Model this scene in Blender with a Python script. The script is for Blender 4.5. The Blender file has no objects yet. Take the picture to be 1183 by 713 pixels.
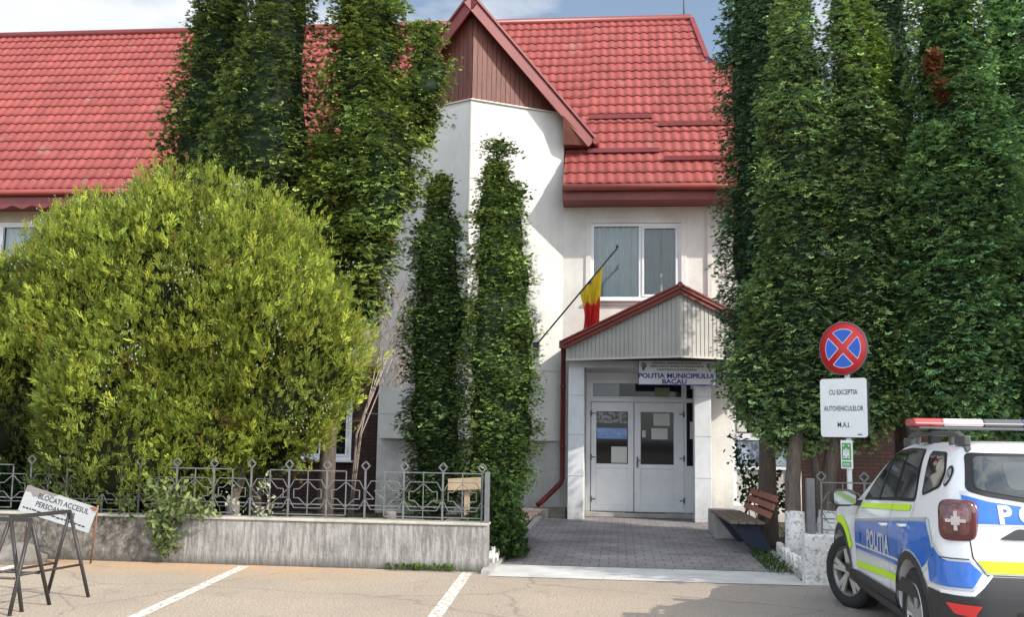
import bpy, bmesh, math, random
import numpy as np
from mathutils import Vector, Matrix
from mathutils.bvhtree import BVHTree
R = math.radians
random.seed(5)
scene = bpy.context.scene
COL = scene.collection

# ------------------------------------------------------------------ helpers
def tag(o, label=None, cat=None, group=None, kind=None):
    if label: o['label'] = label
    if cat: o['category'] = cat
    if group: o['group'] = group
    if kind: o['kind'] = kind
    return o

def empty(name, loc=(0, 0, 0), rz=0.0, parent=None):
    o = bpy.data.objects.new(name, None)
    o.empty_display_size = 0.1
    COL.objects.link(o)
    o.location = loc
    o.rotation_euler = (0, 0, rz)
    if parent: o.parent = parent
    return o

def link_mesh(name, me, mat=None, parent=None, loc=None):
    o = bpy.data.objects.new(name, me)
    COL.objects.link(o)
    if mat is not None:
        me.materials.clear(); me.materials.append(mat)
    if parent: o.parent = parent
    if loc: o.location = loc
    return o

class MB:
    """collects vertices and faces into one mesh"""
    def __init__(s): s.v = []; s.f = []; s.sm = []
    def add(s, vs, fs, smooth=False):
        n = len(s.v)
        s.v += [tuple(v) for v in vs]
        for f in fs:
            s.f.append([i + n for i in f]); s.sm.append(smooth)
        return s
    def box(s, x0, x1, y0, y1, z0, z1):
        return s.add([(x0,y0,z0),(x1,y0,z0),(x1,y1,z0),(x0,y1,z0),(x0,y0,z1),(x1,y0,z1),(x1,y1,z1),(x0,y1,z1)],
              [(0,3,2,1),(4,5,6,7),(0,1,5,4),(1,2,6,5),(2,3,7,6),(3,0,4,7)])
    def obox(s, c, u, v, w, a, b, d):
        """box centred c with half extents a,b,d along u,v,w"""
        c = Vector(c); u = Vector(u).normalized()*a; v = Vector(v).normalized()*b; w = Vector(w).normalized()*d
        P = [c-u-v-w, c+u-v-w, c+u+v-w, c-u+v-w, c-u-v+w, c+u-v+w, c+u+v+w, c-u+v+w]
        return s.add(P, [(0,3,2,1),(4,5,6,7),(0,1,5,4),(1,2,6,5),(2,3,7,6),(3,0,4,7)])
    def bar(s, p, q, w, h=None):
        """square bar from p to q"""
        p = Vector(p); q = Vector(q); h = h or w
        d = q-p; L = d.length; d.normalize()
        up = Vector((0,0,1)) if abs(d.z) < .95 else Vector((0,1,0))
        a = d.cross(up).normalized(); b = a.cross(d).normalized()
        return s.obox((p+q)/2, d, a, b, L/2, w/2, h/2)
    def tube(s, pts, r, n=8, caps=True, smooth=True):
        pts = [Vector(p) for p in pts]
        rs = r if isinstance(r, (list, tuple)) else [r]*len(pts)
        base = len(s.v); ref = None
        for i, p in enumerate(pts):
            d = (pts[min(i+1, len(pts)-1)] - pts[max(i-1, 0)])
            d.normalize()
            if ref is None:
                ref = Vector((1,0,0)) if abs(d.x) < .9 else Vector((0,1,0))
            a = (ref - d*ref.dot(d)).normalized(); ref = a; b = d.cross(a)
            for k in range(n):
                t = 2*math.pi*k/n
                s.v.append(tuple(p + (a*math.cos(t)+b*math.sin(t))*rs[i]))
        for i in range(len(pts)-1):
            for k in range(n):
                k2 = (k+1) % n
                s.f.append([base+i*n+k, base+i*n+k2, base+(i+1)*n+k2, base+(i+1)*n+k]); s.sm.append(smooth)
        if caps:
            s.f.append([base+k for k in range(n)][::-1]); s.sm.append(False)
            s.f.append([base+(len(pts)-1)*n+k for k in range(n)]); s.sm.append(False)
        return s
    def prism(s, poly, y0, y1):
        """polygon in (x,z) extruded from y0 to y1"""
        n = len(poly)
        vs = [(x, y0, z) for x, z in poly] + [(x, y1, z) for x, z in poly]
        fs = [list(range(n)), list(range(2*n-1, n-1, -1))] + [(i, i+n, (i+1) % n+n, (i+1) % n) for i in range(n)]
        return s.add(vs, fs)
    def vprism(s, poly, z0, z1):
        n = len(poly)
        vs = [(x, y, z0) for x, y in poly] + [(x, y, z1) for x, y in poly]
        fs = [list(range(n))[::-1], list(range(n, 2*n))] + [(i, (i+1) % n, (i+1) % n+n, i+n) for i in range(n)]
        return s.add(vs, fs)
    def lathe(s, prof, n=20, c=(0,0,0), axis='z', smooth=True, caps=True):
        base = len(s.v); c = Vector(c)
        for r, t in prof:
            for k in range(n):
                a = 2*math.pi*k/n
                if axis == 'z': v = (r*math.cos(a), r*math.sin(a), t)
                elif axis == 'x': v = (t, r*math.cos(a), r*math.sin(a))
                else: v = (r*math.cos(a), t, r*math.sin(a))
                s.v.append(tuple(c+Vector(v)))
        for i in range(len(prof)-1):
            for k in range(n):
                k2 = (k+1) % n
                s.f.append([base+i*n+k, base+i*n+k2, base+(i+1)*n+k2, base+(i+1)*n+k]); s.sm.append(smooth)
        if caps:
            if prof[0][0] > 1e-4: s.f.append([base+k for k in range(n)][::-1]); s.sm.append(False)
            if prof[-1][0] > 1e-4: s.f.append([base+(len(prof)-1)*n+k for k in range(n)]); s.sm.append(False)
        return s
    def build(s, name, mat=None, parent=None, loc=None, bevel=0, fixn=True):
        me = bpy.data.meshes.new(name)
        me.from_pydata(s.v, [], s.f)
        me.polygons.foreach_set('use_smooth', s.sm)
        if fixn:
            bm = bmesh.new(); bm.from_mesh(me)
            bmesh.ops.recalc_face_normals(bm, faces=bm.faces)
            bm.to_mesh(me); bm.free()
        o = link_mesh(name, me, mat, parent, loc)
        if bevel:
            m = o.modifiers.new('bevel', 'BEVEL'); m.width = bevel; m.segments = 2; m.limit_method = 'ANGLE'
        return o

def B(*a): return MB().box(*a)

# ------------------------------------------------------------------ materials
def mat(name, col, rough=.7, metal=0.0, spec=.5, var=0.0, vscale=4.0, bump=0.0, bscale=30.0, coat=0.0, col2=None, vmap=(.35,.65), stretch=None):
    m = bpy.data.materials.new(name); m.use_nodes = True
    nt = m.node_tree; N = nt.nodes; L = nt.links
    p = N['Principled BSDF']
    p.inputs['Roughness'].default_value = rough
    p.inputs['Metallic'].default_value = metal
    p.inputs['Specular IOR Level'].default_value = spec
    p.inputs['Coat Weight'].default_value = coat
    p.inputs['Coat Roughness'].default_value = .05
    c = (*col, 1)
    p.inputs['Base Color'].default_value = c
    tc = N.new('ShaderNodeTexCoord'); co = tc.outputs['Object']
    if stretch:
        mp = N.new('ShaderNodeMapping'); mp.inputs['Scale'].default_value = stretch
        L.new(co, mp.inputs['Vector']); co = mp.outputs['Vector']
    if var or col2:
        n = N.new('ShaderNodeTexNoise'); n.inputs['Scale'].default_value = vscale
        n.inputs['Detail'].default_value = 8; n.inputs['Roughness'].default_value = .65
        L.new(co, n.inputs['Vector'])
        mr = N.new('ShaderNodeMapRange'); mr.inputs['From Min'].default_value = vmap[0]; mr.inputs['From Max'].default_value = vmap[1]
        L.new(n.outputs['Fac'], mr.inputs['Value'])
        mx = N.new('ShaderNodeMix'); mx.data_type = 'RGBA'
        c2 = col2 if col2 else tuple(max(0, v*(1-var)) for v in col)
        mx.inputs['A'].default_value = c; mx.inputs['B'].default_value = (*c2, 1)
        L.new(mr.outputs['Result'], mx.inputs['Factor']); L.new(mx.outputs['Result'], p.inputs['Base Color'])
    if bump:
        n2 = N.new('ShaderNodeTexNoise'); n2.inputs['Scale'].default_value = bscale; n2.inputs['Detail'].default_value = 5
        L.new(co, n2.inputs['Vector'])
        b = N.new('ShaderNodeBump'); b.inputs['Strength'].default_value = bump; b.inputs['Distance'].default_value = .02
        L.new(n2.outputs['Fac'], b.inputs['Height']); L.new(b.outputs['Normal'], p.inputs['Normal'])
    return m

M = {}
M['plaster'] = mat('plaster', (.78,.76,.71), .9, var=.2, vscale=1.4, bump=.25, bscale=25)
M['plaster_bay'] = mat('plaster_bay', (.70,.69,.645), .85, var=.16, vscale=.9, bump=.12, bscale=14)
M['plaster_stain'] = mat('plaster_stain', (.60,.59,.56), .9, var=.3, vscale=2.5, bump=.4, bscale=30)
M['cream'] = mat('cream_plaster', (.55,.47,.36), .9, var=.2, vscale=2, bump=.2)
M['tile_white'] = mat('white_cladding', (.76,.78,.81), .5, var=.15, vscale=3)
M['pvc'] = mat('white_pvc', (.80,.82,.84), .4, var=.1, vscale=2.5)
M['roof'] = mat('red_metal_tile', (.30,.070,.060), .5, var=.3, vscale=.7, spec=.3, col2=(.24,.055,.048))
def weather(m):
    nt = m.node_tree; N = nt.nodes; L = nt.links; p = N['Principled BSDF']
    src = p.inputs['Base Color'].links[0].from_socket
    tc = N.new('ShaderNodeTexCoord')
    def nz(sc, st):
        mp = N.new('ShaderNodeMapping'); mp.inputs['Scale'].default_value = st; L.new(tc.outputs['Object'], mp.inputs['Vector'])
        n = N.new('ShaderNodeTexNoise'); n.inputs['Scale'].default_value = sc; n.inputs['Detail'].default_value = 7; L.new(mp.outputs['Vector'], n.inputs['Vector']); return n.outputs['Fac']
    def mr(v, a, b, c, d):
        r_ = N.new('ShaderNodeMapRange'); r_.inputs['From Min'].default_value = a; r_.inputs['From Max'].default_value = b; r_.inputs['To Min'].default_value = c; r_.inputs['To Max'].default_value = d; L.new(v, r_.inputs['Value']); return r_.outputs['Result']
    v = N.new('ShaderNodeVectorMath'); v.operation = 'SCALE'; L.new(src, v.inputs[0]); L.new(mr(nz(2.2, (3, .5, .5)),   .3, .7, .82, 1.15), v.inputs['Scale'])
    mx = N.new('ShaderNodeMix'); mx.data_type = 'RGBA'; mx.inputs['B'].default_value = (.34, .27, .22, 1)
    L.new(v.outputs[0], mx.inputs['A']); L.new(mr(nz(1.6, (1, 1, 1)), .64, .80, 0, .4), mx.inputs['Factor'])
    L.new(mx.outputs['Result'], p.inputs['Base Color'])
weather(M['roof'])
M['roof_trim'] = mat('red_roof_trim', (.20,.028,.026), .4, var=.25, vscale=3)
M['terracotta'] = mat('faded_red_board', (.26,.060,.045), .55, var=.35, vscale=2)
M['gutter'] = mat('gutter_red', (.30,.06,.045), .4, var=.2, vscale=3)
M['pipe'] = mat('pipe_red', (.13,.015,.015), .35, var=.2)
M['plank'] = mat('stained_plank', (.17,.05,.03), .55, col2=(.09,.026,.018), vscale=5, stretch=(3,3,.4), bump=.2, bscale=40)
M['groove'] = mat('dark_groove', (.03,.012,.01), .9)
M['corrug'] = mat('corrugated_beige_sheet', (.46,.445,.41), .45, var=.2, vscale=1.6, spec=.5)
M['dark_soffit'] = mat('dark_soffit', (.09,.085,.085), .8)
M['curtain'] = mat('curtain', (.30,.35,.38), .9, var=.3, vscale=2)
M['flash'] = mat('pale_flashing', (.6,.56,.48), .5)
M['concrete'] = mat('concrete', (.44,.43,.41), .95, var=.35, vscale=3, bump=.5, bscale=40)
M['concrete_light'] = mat('pale_concrete', (.56,.55,.53), .95, var=.25, vscale=2.5, bump=.3, bscale=30)
M['coping'] = mat('mortar_coping', (.50,.47,.40), .9, var=.3, vscale=6, bump=.3)
M['steel_grey'] = mat('grey_painted_steel', (.155,.16,.165), .5, var=.3, vscale=12)
M['steel_black'] = mat('black_painted_steel', (.035,.032,.03), .5, var=.3, vscale=15)
M['whitewash'] = mat('whitewash', (.66,.65,.62), .95, col2=(.26,.24,.22), vscale=22, vmap=(.50,.66), bump=.6, bscale=25)
M['bark'] = mat('bark', (.085,.065,.052), .95, col2=(.16,.13,.105), vscale=6, stretch=(4,4,.6), bump=.9, bscale=18)
M['bench_wood'] = mat('weathered_bench_wood', (.20,.15,.115), .8, var=.4, vscale=5, stretch=(6,.8,6), bump=.3)
M['bench_orange'] = mat('orange_bench_paint', (.38,.13,.075), .6, var=.3, vscale=8)
M['bench_blue'] = mat('dark_blue_metal', (.012,.018,.045), .5)
M['sign_white'] = mat('sign_white', (.72,.74,.75), .45, var=.06)
M['sign_dirty'] = mat('sign_dirty_white', (.40,.41,.42), .6, var=.12, vscale=6)
M['sign_red'] = mat('sign_red', (.55,.025,.03), .4)
M['sign_blue'] = mat('sign_blue', (.015,.10,.52), .4)
M['sign_green'] = mat('sign_green', (.06,.30,.05), .5)
M['ink'] = mat('black_ink', (.02,.02,.03), .6)
M['ink_blue'] = mat('blue_ink', (.04,.03,.26), .6)
M['rust_grey'] = mat('bare_scuffed_board', (.22,.20,.18), .7, var=.2)
M['rust'] = mat('rust', (.22,.11,.06), .9)
M['wood_raw'] = mat('raw_wood', (.42,.31,.20), .8, var=.3, vscale=5)
M['paper'] = mat('paper', (.62,.62,.58), .9)
M['paper_blue'] = mat('poster_blue', (.10,.22,.55), .6, col2=(.35,.5,.8), vscale=5)
M['paper_grey'] = mat('poster_grey', (.40,.42,.42), .7, col2=(.12,.12,.12), vscale=14, vmap=(.45,.55))
M['paper_green'] = mat('green_notice', (.22,.28,.16), .8)
M['soil'] = mat('soil', (.075,.058,.042), 1, var=.5, vscale=5, bump=.8, bscale=20)
M['stone'] = mat('stone', (.22,.20,.18), .95, var=.4, vscale=4, bump=.6, bscale=15)
M['flag_blue'] = mat('flag_blue', (.01,.03,.25), .8)
M['car_white'] = mat('car_white', (.80,.81,.82), .28, coat=.6, var=.03)
M['car_blue'] = mat('car_blue', (.012,.13,.52), .3, coat=.6)
M['car_yellow'] = mat('car_fluorescent_yellow', (.52,.80,.01), .45)
M['car_black'] = mat('car_black_plastic', (.028,.028,.030), .6, bump=.1, bscale=200)
M['car_seal'] = mat('car_seal', (.008,.008,.009), .5)
M['car_silver'] = mat('reflective_silver', (.55,.57,.60), .4)
M['chrome'] = mat('chrome', (.7,.7,.7), .2, metal=1)
M['alloy'] = mat('alloy_silver', (.48,.48,.47), .35, metal=.7)
M['tyre'] = mat('tyre', (.018,.018,.018), .85, bump=.3, bscale=60)
M['rail_grey'] = mat('roof_rail_grey', (.07,.072,.075), .45)
M['lamp_red'] = mat('lamp_red', (.075,.006,.008), .12, coat=1)
M['lamp_bright_red'] = mat('reflector_red', (.6,.02,.02), .25, coat=.6)
M['lamp_white'] = mat('lamp_white', (.72,.70,.70), .2, coat=.5)
M['bar_red'] = mat('lightbar_red', (.55,.05,.05), .2, coat=.8)
M['bar_pink'] = mat('lightbar_clear', (.62,.50,.49), .25, coat=.6)
M['bar_blue'] = mat('lightbar_blue', (.12,.2,.6), .2, coat=.8)
M['bar_grey'] = mat('lightbar_grey', (.10,.105,.11), .35)
M['copper'] = mat('dark_tip', (.3,.3,.3), .5)

def stains(m, amt=.35):
    nt = m.node_tree; N = nt.nodes; L = nt.links; p = N['Principled BSDF']
    src = p.inputs['Base Color'].links[0].from_socket
    tc = N.new('ShaderNodeTexCoord')
    def nz(sc, st):
        mp = N.new('ShaderNodeMapping'); mp.inputs['Scale'].default_value = st; L.new(tc.outputs['Object'], mp.inputs['Vector'])
        n = N.new('ShaderNodeTexNoise'); n.inputs['Scale'].default_value = sc; n.inputs['Detail'].default_value = 9; n.inputs['Roughness'].default_value = .7; L.new(mp.outputs['Vector'], n.inputs['Vector']); return n.outputs['Fac']
    def mr(v, a, b, c, d):
        r_ = N.new('ShaderNodeMapRange'); r_.inputs['From Min'].default_value = a; r_.inputs['From Max'].default_value = b; r_.inputs['To Min'].default_value = c; r_.inputs['To Max'].default_value = d; L.new(v, r_.inputs['Value']); return r_.outputs['Result']
    mx = N.new('ShaderNodeMix'); mx.data_type = 'RGBA'; mx.inputs['B'].default_value = (.30, .28, .25, 1); L.new(src, mx.inputs['A'])
    mu = N.new('ShaderNodeMath'); mu.operation = 'MULTIPLY'; L.new(mr(nz(3.2, (1.6, 1.6, .28)), .46, .72, 0, 1), mu.inputs[0]); L.new(mr(nz(.8, (1, 1, 1)), .40, .62, 0, amt), mu.inputs[1])
    L.new(mu.outputs[0], mx.inputs['Factor'])
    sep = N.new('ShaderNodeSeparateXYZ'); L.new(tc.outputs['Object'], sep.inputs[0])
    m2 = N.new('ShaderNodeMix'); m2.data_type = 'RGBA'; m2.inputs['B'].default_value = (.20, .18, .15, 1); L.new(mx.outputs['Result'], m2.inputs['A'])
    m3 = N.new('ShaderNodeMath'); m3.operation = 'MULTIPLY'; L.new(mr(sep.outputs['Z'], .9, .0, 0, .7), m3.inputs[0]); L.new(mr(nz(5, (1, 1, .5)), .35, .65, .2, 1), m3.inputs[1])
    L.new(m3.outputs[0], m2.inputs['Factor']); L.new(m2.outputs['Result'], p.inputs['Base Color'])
for k_, a_ in (('plaster', .28), ('plaster_bay', .2), ('plaster_stain', .45), ('tile_white', .12), ('cream', .4)): stains(M[k_], a_)
def glass_mat(name, col, rough=.04, spec=.8):
    m = mat(name, col, rough, spec=spec)
    return m
M['glass'] = glass_mat('dark_window_glass', (.010,.012,.015), .04, .28)
M['glass_car'] = mat('tinted_car_glass', (.018,.022,.024), .03, spec=.9, col2=(.055,.06,.058), vscale=2.2, vmap=(.45,.6))
M['glass_light'] = glass_mat('greyish_glass', (.16,.20,.23), .06, .4)
M['glass_painted_sky'] = mat('painted_reflection_glass', (.05,.07,.10), .05, spec=1, col2=(.32,.40,.50), vscale=3, vmap=(.45,.6))  # pale blue patches paint a sky reflection into the glass colour

# asphalt: sun-bleached sandy grey, patched
def ground_mat():
    m = bpy.data.materials.new('asphalt_dusty'); m.use_nodes = True
    nt = m.node_tree; N = nt.nodes; L = nt.links; p = N['Principled BSDF']
    p.inputs['Roughness'].default_value = .92
    tc = N.new('ShaderNodeTexCoord')
    def noise(s, d=8, r=.65):
        n = N.new('ShaderNodeTexNoise'); n.inputs['Scale'].default_value = s; n.inputs['Detail'].default_value = d
        n.inputs['Roughness'].default_value = r; L.new(tc.outputs['Object'], n.inputs['Vector']); return n.outputs['Fac']
    def rng(v, a, b, c=0., d=1.):
        r = N.new('ShaderNodeMapRange'); r.inputs['From Min'].default_value = a; r.inputs['From Max'].default_value = b
        r.inputs['To Min'].default_value = c; r.inputs['To Max'].default_value = d
        L.new(v, r.inputs['Value']); return r.outputs['Result']
    def mix(f, a, b):
        x = N.new('ShaderNodeMix'); x.data_type = 'RGBA'
        if isinstance(f, float): x.inputs['Factor'].default_value = f
        else: L.new(f, x.inputs['Factor'])
        for k, v in (('A', a), ('B', b)):
            if isinstance(v, tuple): x.inputs[k].default_value = (*v, 1)
            else: L.new(v, x.inputs[k])
        return x.outputs['Result']
    base = mix(rng(noise(.55), .35, .65), (.53,.425,.315), (.40,.325,.245))
    fine = mix(rng(noise(45, 4), .38, .66), base, (.19,.165,.14))
    spk = mix(rng(noise(110, 2), .60, .68), fine, (.62,.55,.46))
    # orange dust gathered along the foot of the low wall
    sep = N.new('ShaderNodeSeparateXYZ'); L.new(tc.outputs['Object'], sep.inputs[0])
    yb = rng(sep.outputs['Y'], 11.1, 12.2)
    xl = rng(sep.outputs['X'], -2.2, -4.2)
    mul = N.new('ShaderNodeMath'); mul.operation = 'MULTIPLY'; L.new(yb, mul.inputs[0]); L.new(xl, mul.inputs[1])
    mul2 = N.new('ShaderNodeMath'); mul2.operation = 'MULTIPLY'; L.new(mul.outputs[0], mul2.inputs[0]); L.new(rng(noise(3), .3, .55), mul2.inputs[1])
    dust = mix(mul2.outputs[0], spk, (.50,.31,.17))
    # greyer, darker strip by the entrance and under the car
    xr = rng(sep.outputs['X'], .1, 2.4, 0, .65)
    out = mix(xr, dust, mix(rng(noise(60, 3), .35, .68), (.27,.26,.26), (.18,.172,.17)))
    # cracks
    vo = N.new('ShaderNodeTexVoronoi'); vo.feature = 'DISTANCE_TO_EDGE'; vo.inputs['Scale'].default_value = .45
    wn = N.new('ShaderNodeTexNoise'); wn.inputs['Scale'].default_value = 2.5; wn.inputs['Detail'].default_value = 6
    L.new(tc.outputs['Object'], wn.inputs['Vector'])
    vm = N.new('ShaderNodeMix'); vm.data_type = 'VECTOR'; vm.inputs['Factor'].default_value = .22
    L.new(tc.outputs['Object'], vm.inputs['A']); L.new(wn.outputs['Color'], vm.inputs['B'])
    L.new(vm.outputs['Result'], vo.inputs['Vector'])
    out = mix(rng(vo.outputs['Distance'], .0, .008, .5, 0.), out, (.13,.115,.10))
    out = mix(rng(noise(1.7, 5), .60, .68, 0, .38), out, (.20,.175,.15))
    out = mix(rng(noise(7, 6), .66, .72, 0, .55), out, (.10,.09,.085))
    L.new(out, p.inputs['Base Color'])
    b = N.new('ShaderNodeBump'); b.inputs['Strength'].default_value = .7; b.inputs['Distance'].default_value = .015
    L.new(noise(55, 5), b.inputs['Height']); L.new(b.outputs['Normal'], p.inputs['Normal'])
    return m
M['asphalt'] = ground_mat()

def brick_mat(name, c1, c2, mortar, bw, rh, ms=.012, rough=.9, vec='xy', off=.5):
    m = bpy.data.materials.new(name); m.use_nodes = True
    nt = m.node_tree; N = nt.nodes; L = nt.links; p = N['Principled BSDF']; p.inputs['Roughness'].default_value = rough
    tc = N.new('ShaderNodeTexCoord'); sep = N.new('ShaderNodeSeparateXYZ'); cmb = N.new('ShaderNodeCombineXYZ')
    L.new(tc.outputs['Object'], sep.inputs[0])
    L.new(sep.outputs['X'], cmb.inputs['X']); L.new(sep.outputs['Y' if vec == 'xy' else 'Z'], cmb.inputs['Y'])
    br = N.new('ShaderNodeTexBrick'); L.new(cmb.outputs[0], br.inputs['Vector'])
    br.inputs['Color1'].default_value = (*c1, 1); br.inputs['Color2'].default_value = (*c2, 1); br.inputs['Mortar'].default_value = (*mortar, 1)
    br.inputs['Scale'].default_value = 1; br.inputs['Brick Width'].default_value = bw; br.inputs['Row Height'].default_value = rh
    br.inputs['Mortar Size'].default_value = ms; br.offset = off
    n = N.new('ShaderNodeTexNoise'); n.inputs['Scale'].default_value = 1.1; n.inputs['Detail'].default_value = 8
    L.new(tc.outputs['Object'], n.inputs['Vector'])
    mr = N.new('ShaderNodeMapRange'); mr.inputs['From Min'].default_value = .3; mr.inputs['From Max'].default_value = .7
    mr.inputs['To Min'].default_value = .65; mr.inputs['To Max'].default_value = 1.15
    L.new(n.outputs['Fac'], mr.inputs['Value'])
    mx = N.new('ShaderNodeVectorMath'); mx.operation = 'SCALE'; L.new(br.outputs['Color'], mx.inputs[0]); L.new(mr.outputs['Result'], mx.inputs['Scale'])
    L.new(mx.outputs[0], p.inputs['Base Color'])
    b = N.new('ShaderNodeBump'); b.inputs['Strength'].default_value = .5; b.inputs['Distance'].default_value = .01; b.invert = True
    L.new(br.outputs['Fac'], b.inputs['Height']); L.new(b.outputs['Normal'], p.inputs['Normal'])
    return m
M['paver'] = brick_mat('walkway_paver', (.27,.255,.26), (.21,.19,.19), (.11,.10,.10), .24, .24, .008)
M['brick'] = brick_mat('dark_red_brick', (.050,.017,.014), (.032,.012,.011), (.013,.009,.008), .25, .075, .012, vec='xz')

def streak_wall():
    m = mat('combed_render', (.34,.33,.315), .95)
    nt = m.node_tree; N = nt.nodes; L = nt.links; p = N['Principled BSDF']
    tc = N.new('ShaderNodeTexCoord')
    def nz(sc, st, det=8):
        mp = N.new('ShaderNodeMapping'); mp.inputs['Scale'].default_value = st; L.new(tc.outputs['Object'], mp.inputs['Vector'])
        n = N.new('ShaderNodeTexNoise'); n.inputs['Scale'].default_value = sc; n.inputs['Detail'].default_value = det; n.inputs['Roughness'].default_value = .7
        L.new(mp.outputs['Vector'], n.inputs['Vector']); return n.outputs['Fac']
    def mr(v, a, b, c=0., d=1.):
        r_ = N.new('ShaderNodeMapRange'); r_.inputs['From Min'].default_value = a; r_.inputs['From Max'].default_value = b; r_.inputs['To Min'].default_value = c; r_.inputs['To Max'].default_value = d; L.new(v, r_.inputs['Value']); return r_.outputs['Result']
    def mix(f, a, b):
        x = N.new('ShaderNodeMix'); x.data_type = 'RGBA'; L.new(f, x.inputs['Factor'])
        for k, v in (('A', a), ('B', b)):
            if isinstance(v, tuple): x.inputs[k].default_value = (*v, 1)
            else: L.new(v, x.inputs[k])
        return x.outputs['Result']
    comb = nz(26, (1, 1, .13), 6); blot = nz(9, (1, 1, 1)); big = nz(1.1, (1, 1, 1)); sep = N.new('ShaderNodeSeparateXYZ'); L.new(tc.outputs['Object'], sep.inputs[0])
    c = mix(mr(comb, .40, .60), (.20,.193,.183), (.37,.357,.34))
    old = mix(mr(blot, .42, .6), (.10,.092,.08), (.27,.25,.22))
    xl = mr(sep.outputs['X'], -5.35, -5.5)
    c = mix(xl, c, old)
    c = mix(mr(big, .5, .68, 0, .6), c, (.10,.096,.09))
    c = mix(mr(blot, .60, .72, 0, .5), c, (.50,.48,.45))
    zd = mr(sep.outputs['Z'], .12, .0, 0, .75); c = mix(zd, c, (.085,.075,.062))
    L.new(c, p.inputs['Base Color'])
    ad = N.new('ShaderNodeMath'); ad.operation = 'ADD'; L.new(comb, ad.inputs[0]); L.new(blot, ad.inputs[1])
    b = N.new('ShaderNodeBump'); b.inputs['Strength'].default_value = .9; b.inputs['Distance'].default_value = .02; L.new(ad.outputs[0], b.inputs['Height']); L.new(b.outputs['Normal'], p.inputs['Normal'])
    return m
M['combed'] = streak_wall()

def paint_line_mat():
    m = mat('worn_road_paint', (.76,.73,.67), .85, col2=(.36,.30,.24), vscale=16, vmap=(.42,.60))
    return m
M['line'] = paint_line_mat()

def leaf_mat(name, transl=.25, rough=.6, gain=1.0, spec=.12):
    m = bpy.data.materials.new(name); m.use_nodes = True
    nt = m.node_tree; N = nt.nodes; L = nt.links; p = N['Principled BSDF']
    p.inputs['Roughness'].default_value = rough; p.inputs['Specular IOR Level'].default_value = spec
    a = N.new('ShaderNodeAttribute'); a.attribute_name = 'Col'
    v = N.new('ShaderNodeVectorMath'); v.operation = 'SCALE'; v.inputs['Scale'].default_value = gain
    L.new(a.outputs['Color'], v.inputs[0])
    L.new(v.outputs[0], p.inputs['Base Color'])
    t = N.new('ShaderNodeBsdfTranslucent'); L.new(v.outputs[0], t.inputs['Color'])
    mx = N.new('ShaderNodeMixShader'); mx.inputs['Fac'].default_value = transl
    L.new(p.outputs[0], mx.inputs[1]); L.new(t.outputs[0], mx.inputs[2])
    L.new(mx.outputs[0], N['Material Output'].inputs['Surface'])
    return m
M['leaf'] = leaf_mat('conifer_leaf', .2)
M['leaf_bush'] = leaf_mat('golden_thuja_leaf', .3)
M['leaf_broad'] = leaf_mat('broad_leaf', .3, .45)

# ------------------------------------------------------------------ text
def text_mesh(txt, size, bold=0.0, sx=1.0, space=1.0):
    cu = bpy.data.curves.new('txt', 'FONT'); cu.body = txt; cu.size = size; cu.align_x = 'CENTER'; cu.align_y = 'CENTER'
    cu.offset = bold; cu.space_character = space; cu.resolution_u = 3
    o = bpy.data.objects.new('txt', cu); COL.objects.link(o)
    bpy.context.view_layer.update()
    me = bpy.data.meshes.new_from_object(o.evaluated_get(bpy.context.evaluated_depsgraph_get()))
    bpy.data.objects.remove(o)
    for v in me.vertices: v.co.x *= sx
    return me
def text_on(name, txt, size, loc, mat_, parent=None, rot=(R(90), 0, 0), bold=0.0, sx=1.0, space=1.0):
    me = text_mesh(txt, size, bold, sx, space)
    me.transform(Matrix.Translation(loc) @ __import__('mathutils').Euler(rot).to_matrix().to_4x4())
    return link_mesh(name, me, mat_, parent)

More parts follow.
